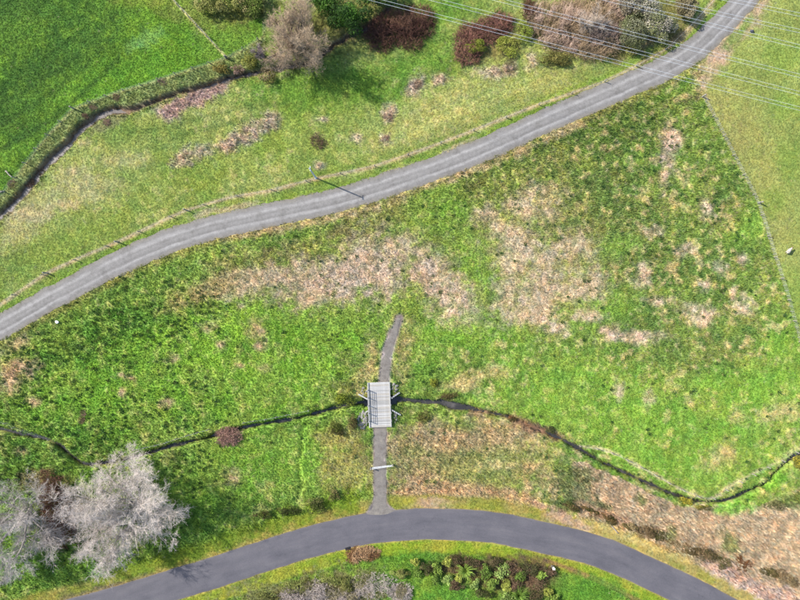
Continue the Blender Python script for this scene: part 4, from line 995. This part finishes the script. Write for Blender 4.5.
# brown tussocks that stand out along the upper creek
TU = [(93, 107, 4, 'brown tussock nearest the fence bend above the upper creek'), (117, 98, 4, 'brown tussock on the fence line above the creek bend'), (163, 82, 5, 'largest brown tussock on the fence line above the upper creek'),
      (85, 116, 3, 'small brown tussock just below the fence bend'), (107, 122, 4, 'brown tussock on the creek bank opposite the fence bend'), (37, 170, 7, 'dark brown brush pile on the creek at the left'), (27, 182, 6, 'brown brush heap in the creek near the white plank'), (12, 184, 5, 'brown tussock beside the white plank'),
      (83, 413, 3, 'upper of two brown tussocks in the left meadow'), (81, 420, 4, 'lower of two brown tussocks in the left meadow'), (388, 117, 5, 'pinkish tussock halfway along the bank below the dark scrub'), (418, 84, 5, 'pinkish tussock near the dark scrub mound'), (386, 139, 4, 'brown tussock just above the gravel road fence')]
for k, (p_, q_, r_, w_) in enumerate(TU):
    a_ = np.linspace(0, 6.283, 8)[:-1]
    thicket('brown_tussock', w_, 'tussock', [(p_ + r_ * math.cos(x), q_ + r_ * .9 * math.sin(x)) for x in a_], .8, 130, 1.5 * ([alb(184, 152, 130), alb(160, 130, 106)][k % 2] if k not in (5, 6) else alb(118, 98, 82)), 400 + k, .016, 4, .6, arch=.8)

# ------------------------------------------------------------------ built things
def box_me(name, sx, sy, sz, mat, bev=0.0):
    bm = bmesh.new(); bmesh.ops.create_cube(bm, size=1.0)
    bmesh.ops.scale(bm, vec=(sx, sy, sz), verts=bm.verts)
    if bev: bmesh.ops.bevel(bm, geom=bm.edges[:], offset=bev, segments=1, affect='EDGES')
    me = bpy.data.meshes.new(name); bm.to_mesh(me); bm.free(); me.materials.append(mat)
    return me

def post_me(name, r, h, mat, n=8, r2=None):
    bm = bmesh.new(); bmesh.ops.create_cone(bm, cap_ends=True, segments=n, radius1=r, radius2=r2 if r2 else r * .94, depth=h)
    bmesh.ops.translate(bm, vec=(0, 0, h / 2), verts=bm.verts)
    bmesh.ops.bevel(bm, geom=[e for e in bm.edges if all(v.co.z > h - 1e-4 for v in e.verts)], offset=r * .3, segments=1, affect='EDGES')
    me = bpy.data.meshes.new(name); bm.to_mesh(me); bm.free(); me.materials.append(mat)
    return me

def wire_me(name, pts, r, mat, n=4):
    p = np.array(pts, float); Vt, Ft = tubes(p[:-1], p[1:], np.full(len(p) - 1, r), np.full(len(p) - 1, r), n)
    return mesh_np(name, Vt, Ft, mat)

# timber bridge
br = thing('farm_bridge', 'pale timber plank farm bridge with rails crossing the dark creek', 'bridge', W(379.6, 404.4, 0), math.radians(2.3))
BL, BWd, DZ = 9.0, 4.45, .36
npl = 44; pw = BL / npl
pm = [box_me('plank', BWd, pw - .018, .07, mm, .008) for mm in M_planks]
for k in range(npl):
    o = obj('plank', pm[int(RNG.integers(0, 4))], br, (RNG.normal(0, .012), -BL / 2 + pw * (k + .5), DZ - .035 + RNG.normal(0, .004)))
gm = box_me('girder', .22, BL - .5, .38, M_rail, .01)
for x in (-1.6, -.55, .55, 1.6): obj('girder', gm, br, (x, 0, DZ - .27))
km = box_me('kerb_rail', .24, BL - .04, .17, M_rail, .015)
rpm = box_me('rail_post', .12, .12, 1.5, M_rail, .01)
rbm = box_me('rail_bar', .06, 6.4, .075, M_rail, .008)
for s in (-1, 1):
    kr = obj('kerb_rail', km, br, (s * (BWd / 2 - .1), 0, DZ + .087))
    for y in (-3.1, -1.55, 0, 1.55, 3.1): obj('rail_post', rpm, kr, (s * .165, y, .533))
    for z in (.333, .653, .973, 1.273): obj('rail_bar', rbm, kr, (s * .07, 0, z))
abm = box_me('abutment_wall', BWd + .2, .25, 1.6, M_conc, .02)
for y in (1.15, -1.15): obj('abutment_wall', abm, br, (0, y, -.62))
for (sx, sy) in ((-1, 1), (1, 1), (-1, -1), (1, -1)):
    w = obj('wing_wall', box_me('wing_wall', 2.1, .27, 1.55, M_conc, .02), br)
    ang = math.radians(32) * sx * sy
    w.rotation_euler = (0, 0, ang)
    w.location = (sx * (BWd / 2 + .12 + .88), sy * (1.1 + .6), -.45)

# riprap round the bridge
def rock_me(seed):
    R = np.random.default_rng(seed); bm = bmesh.new(); bmesh.ops.create_icosphere(bm, subdivisions=1, radius=1)
    for v in bm.verts: v.co *= R.uniform(.72, 1.15)
    me = bpy.data.meshes.new('rock'); bm.to_mesh(me); bm.free(); me.materials.append(M_rock); return me
def rocks(name, label, spots, rmin, rmax, seed):
    R = np.random.default_rng(seed); bm = bmesh.new()
    for (p_, q_, sp, n_r) in spots:
        for k in range(n_r):
            a = R.uniform(0, 6.283); f = math.sqrt(R.uniform()); x = p_ + sp[0] * f * math.cos(a); y = q_ + sp[1] * f * math.sin(a); s = R.uniform(rmin, rmax)
            g_ = bmesh.ops.create_icosphere(bm, subdivisions=1, radius=s)['verts']
            for v in g_: v.co = Vector((v.co.x * R.uniform(.9, 1.1), v.co.y * R.uniform(.9, 1.1), v.co.z * .7)) * R.uniform(.8, 1.15) + G(x, y, s * .3)
    me = bpy.data.meshes.new(name); bm.to_mesh(me); bm.free(); me.materials.append(M_rock)
    return tag(obj(name, me), label, 'rocks', kind='stuff')
rocks('riprap', 'grey riprap stones packed round the bridge ends', [(362.5, 420, (5, 9), 70), (363.5, 391, (3, 4), 10), (395, 388, (3, 5), 14), (395, 419, (2, 6), 12)], .14, .32, 3)

# fences
POST = post_me('post', .09, 1.25, M_post); STRAIN = post_me('strainer_post', .16, 1.5, M_post); BATT = box_me('batten', .06, .05, 1.1, M_rail)
def fence(label, line, every, wires=5, batt=0.0, strain=(), hscale=1.0, pm_=None):
    L = np.array(line, float); seg = np.linalg.norm(np.diff(L, axis=0), axis=1); cs = np.concatenate([[0], np.cumsum(seg)])
    def at(s): return np.array([np.interp(s, cs, L[:, 0]), np.interp(s, cs, L[:, 1])])
    o0 = G(*L[0]); t = thing('wire_fence', label, 'fence', o0)
    tot = cs[-1]; ss = np.arange(0, tot + .1, every)
    tops = []
    for s in ss:
        x, y = at(s); lp = G(x, y, -.12) - o0; tops.append(lp)
        o = obj('post', pm_ or POST, t, lp); o.scale = (1, 1, hscale * RNG.uniform(.95, 1.05)); o.rotation_euler = (RNG.normal(0, .03), RNG.normal(0, .03), RNG.uniform(0, 6))
    for (x, y) in strain:
        obj('strainer_post', STRAIN, t, G(x, y, -.12) - o0)
    if batt:
        for s in np.arange(batt, tot, batt):
            if np.min(np.abs(ss - s)) > batt * .4:
                x, y = at(s); o = obj('batten', BATT, t, G(x, y, .62) - o0); o.rotation_euler = (RNG.normal(0, .03), RNG.normal(0, .03), 0)
    for w in range(wires):
        z = .3 + w * (.85 / max(1, wires - 1)) * hscale
        obj('wire', wire_me('wire', [tuple(p_ + Vector((.1, 0, z))) for p_ in tops], .004, M_wire), t)
    return t
fence('battened wire fence down the right side between rough section and grazed paddock', FENCE_EAST, 22, 6, 5.4, [(702, 97), (758, 203)])
fence('post and wire fence along the bank above the upper creek', FENCE_CREEK, 18, 5, 0, [(226, 58), (74, 109)])
fence('wire fence running from the top edge down to the creek fence', FENCE_PADDOCK, 14, 4, 4.5)
fence('wire fence along the worn strip on the far side of the gravel road', FENCE_ROAD, 35, 4, 0, [(47, 273), (118, 242), (186, 210)])
fence('light wire fence on the bank of the dark creek at the left edge', [(-10, 420), (4, 421), (20, 429), (38, 434), (52, 441)], 9, 3)
fence('light wire fence on the creek bank between grey tree and pinkish bush', [(135, 449), (160, 444), (190, 434), (216, 427)], 11, 3)
fence('light wire fence on the creek bank right of the pinkish bush', [(244, 422), (270, 418), (300, 412), (316, 408)], 11, 3)
fence('light wire fence along the pale bank above the right hand creek', [tuple(x) for x in PALE_BANK[::3]], 16, 3)

# farm gate over the driveway
gt = thing('farm_gate', 'galvanised farm gate across the shingle driveway', 'gate', G(371, 467.5), math.atan2(3.0 * S, 22 * S))
gl = 22.2 * S
obj('gate_post', post_me('gate_post', .14, 1.5, M_post), gt, (0, 0, -.15)); obj('gate_post', post_me('gate_post', .14, 1.5, M_post), gt, (gl, 0, -.15))
fr = obj('gate_frame', wire_me('gate_frame', [(.2, 0, .2), (gl - .2, 0, .2), (gl - .2, 0, 1.2), (.2, 0, 1.2), (.2, 0, .2)], .025, M_galv, 6), gt)
for z in (.42, .62, .82, 1.0): obj('gate_bar', wire_me('gate_bar', [(.22, 0, z), (gl - .22, 0, z)], .016, M_galv, 6), fr)
obj('brace', wire_me('brace', [(.25, .02, .25), (gl - .25, .02, 1.15)], .016, M_galv, 6), fr)

# lone pole
pl = thing('service_pole', 'lone pale service pole on the far verge of the gravel road', 'pole', G(316, 178))
obj('shaft', post_me('shaft', .19, 8.2, M_pole, 12, .11), pl, (0, 0, -.3))
ca = obj('crossarm', box_me('crossarm', .1, .9, .12, M_pole, .01), pl, (.13, 0, 7.6))
for y in (-.36, .36): obj('insulator', post_me('insulator', .06, .18, M_white, 8), ca, (0, y, .06))
obj('base_collar', post_me('base_collar', .3, .35, M_conc, 10), pl, (0, 0, -.2))

# transmission cables: twin conductors held apart by spacers
ZC = 30.0; kz = (H_CAM - ZC) / H_CAM
PAIRS = [((378.5, 0), (800, 108.0), 'lowest twin cable of the high transmission line, furthest from the top right corner'), ((439, 0), (800, 92.5), 'second twin cable from below in the high transmission line'),
         ((503, 0), (800, 75.0), 'third twin cable from below in the high transmission line'), ((614, 0), (800, 45.5), 'fourth twin cable from below, crossing the trees at the road bend'),
         ((662, 0), (800, 30.0), 'fifth twin cable from below, crossing the road near the top edge'), ((736, 0), (800, 13.5), 'topmost twin cable, clipping the top right corner')]
for k, (a_, b_, lab) in enumerate(PAIRS):
    A = np.array([(a_[0] - 400) * S * kz, (300 - a_[1]) * S * kz]); B = np.array([(b_[0] - 400) * S * kz, (300 - b_[1]) * S * kz])
    d = (B - A) / np.linalg.norm(B - A); nn_ = np.array([-d[1], d[0]])
    A0 = A - d * 90; B0 = B + d * 90; Ln = np.linalg.norm(B0 - A0)
    t = thing('power_cable', lab, 'cable', (A0[0], A0[1], 0), 0, 'cables of the transmission line')
    fs = np.linspace(0, 1, 41)
    for s in (-1, 1):
        pts = [(*(d * Ln * f + nn_ * s * .25), ZC + 4.0 * (f - .5) ** 2 - .25) for f in fs]
        cd = obj('conductor', wire_me('conductor', pts, .014, M_cable, 6), t)
    for f in (.06, .94):
        c_ = d * Ln * f; z = ZC + 4.0 * (f - .5) ** 2 - .25
        obj('spacer', wire_me('spacer', [(*(c_ - nn_ * .25), z), (*(c_ + nn_ * .25), z)], .016, M_galv, 5), cd)

# sheep grazing in the right-hand paddock
M_wool = mat_plain('cream_wool', alb(232, 220, 204), .95, .1, 14, .03); M_face = mat_plain('brown_face', alb(150, 110, 84), .8, .15, 8, .005)
sh = thing('sheep', 'cream sheep with brownish head standing in the right hand paddock', 'sheep', G(786, 251), math.radians(52))
me = bpy.data.meshes.new('body'); bm = bmesh.new()
J = [((-.42, 0, .62), .24), ((-.15, 0, .63), .30), ((.18, 0, .64), .28), ((.42, 0, .70), .21), ((.56, 0, .80), .13), ((.66, 0, .86), .11), ((.80, 0, .78), .085), ((.90, 0, .70), .055), ((-.62, 0, .60), .10), ((-.70, 0, .46), .05)]
vs = [bm.verts.new(p_) for p_, r_ in J]; radii = [r_ for p_, r_ in J]
for i_, j_ in ((0, 1), (1, 2), (2, 3), (3, 4), (4, 5), (5, 6), (6, 7), (0, 8), (8, 9)): bm.edges.new((vs[i_], vs[j_]))
for (bx_, root, back) in ((-.42, 0, 1), (.30, 2, 0)):
    for s in (-1, 1):
        chain = [((bx_, s * .15, .5), .12), ((bx_ + (.05 if back else -.01), s * .16, .36), .065), ((bx_ - (.06 if back else -.0), s * .16, .2), .045), ((bx_, s * .16, .03), .04), ((bx_ + .05, s * .16, .0), .035)]
        pv = vs[root]
        for c_, r_ in chain:
            v_ = bm.verts.new(c_); radii.append(r_); bm.edges.new((pv, v_)); pv = v_
for s in (-1, 1):
    v_ = bm.verts.new((.63, s * .17, .86)); radii.append(.03); bm.edges.new((vs[5], v_))
bm.to_mesh(me); bm.free(); me.materials.append(M_wool)
body = obj('body', me, sh); body.modifiers.new('skin', 'SKIN'); sk = me.skin_vertices[0].data
for i_, r_ in enumerate(radii): sk[i_].radius = (r_, r_)
sk[1].use_root = True
body.modifiers['skin'].use_smooth_shade = True; sd = body.modifiers.new('smooth', 'SUBSURF'); sd.levels = 2; sd.render_levels = 2
bm = bmesh.new(); bmesh.ops.create_uvsphere(bm, u_segments=12, v_segments=8, radius=1)
for v in bm.verts: v.co = Vector((v.co.x * .19 + .76, v.co.y * .105 * (1 - .35 * v.co.x), v.co.z * .12 + .82 - v.co.x * .07))
me = bpy.data.meshes.new('face'); bm.to_mesh(me); bm.free(); me.materials.append(M_face); obj('face', me, sh)

# small things
def log(name, label, cat, a_, b_, r, mat, z=.1):
    A, B = G(*a_, z), G(*b_, z); n_ = 6; R = np.random.default_rng(abs(int(a_[0])))
    pts = [A + (B - A) * (i / n_) + Vector((0, 0, R.normal(0, .02))) + Vector((R.normal(0, .03), R.normal(0, .03), 0)) for i in range(n_ + 1)]
    pts = [tuple(p_ - A) for p_ in pts]; p_ = np.array(pts); rr = np.linspace(r, r * .6, n_ + 1)
    Vt, Ft = tubes(p_[:-1], p_[1:], rr[:-1], rr[1:], 8); caps = [np.arange(8)[None, ::-1], (len(Vt) - 8 + np.arange(8))[None]]
    return tag(obj(name, mesh_np(name, Vt, [Ft] + caps, mat, True), None, A), label, cat)
log('fallen_log', 'pale fallen log lying beside the brambles above the sealed road', 'log', (609, 522.5), (618, 533), .16, M_log)
log('white_plank', 'bleached white log leaning at the creek fence on the left edge', 'log', (6.5, 171), (13, 178), .15, M_log, .35)
log('fallen_log', 'grey branch lying at the left edge below the bleached white log', 'log', (-2, 193), (5, 191), .12, M_log, .2)

bl = thing('marker_post', 'short white marker post at the right end of the planted bed', 'post', G(552.5, 566.5))
obj('post_body', box_me('post_body', .42, .3, 1.1, M_white, .05), bl, (0, 0, .5)); obj('cap', box_me('cap', .48, .36, .08, M_white, .02), bl, (0, 0, 1.09)); obj('base', box_me('base', .6, .45, .16, M_conc, .02), bl, (0, 0, .03))
dr_ = thing('stormwater_grate', 'black stormwater grate at the lower edge of the sealed road', 'grate', W(348, 548.5, .04), math.radians(16))
obj('frame', box_me('frame', 1.1, .6, .06, M_dark, .01), dr_)
for x in np.linspace(-.42, .42, 7): obj('bar', box_me('bar', .05, .5, .05, M_dark), dr_, (float(x), 0, .05))
hp_R = np.random.default_rng(5)
hp = thicket('cuttings_heap', 'brown heap of dead plant cuttings on the verge below the sealed road', 'heap', [(346, 551), (358, 546), (370, 546), (381, 550), (379, 557), (370, 561), (362, 559), (354, 564), (347, 560)], 1.3, 900, 1.4 * alb(164, 124, 88), 421, .022, 5, .6, rgb2=1.5 * alb(206, 168, 128), arch=.9)
st = obj('field_stone', rock_me(4), None, G(57.5, 322, .15)); st.scale = (.42, .34, .3); tag(st, 'pale stone in the grass below the left end of the gravel road', 'stone'); st.data.materials[0] = M_white
st = obj('field_stone', rock_me(6), None, G(751.5, 31.5, .15)); st.scale = (.5, .36, .4); tag(st, 'dark grey stone on the verge near the top right corner', 'stone')
st.data.materials[0] = mat_plain('dark_blue_grey_stone', alb(96, 100, 112), .8, .3, 3, .03)
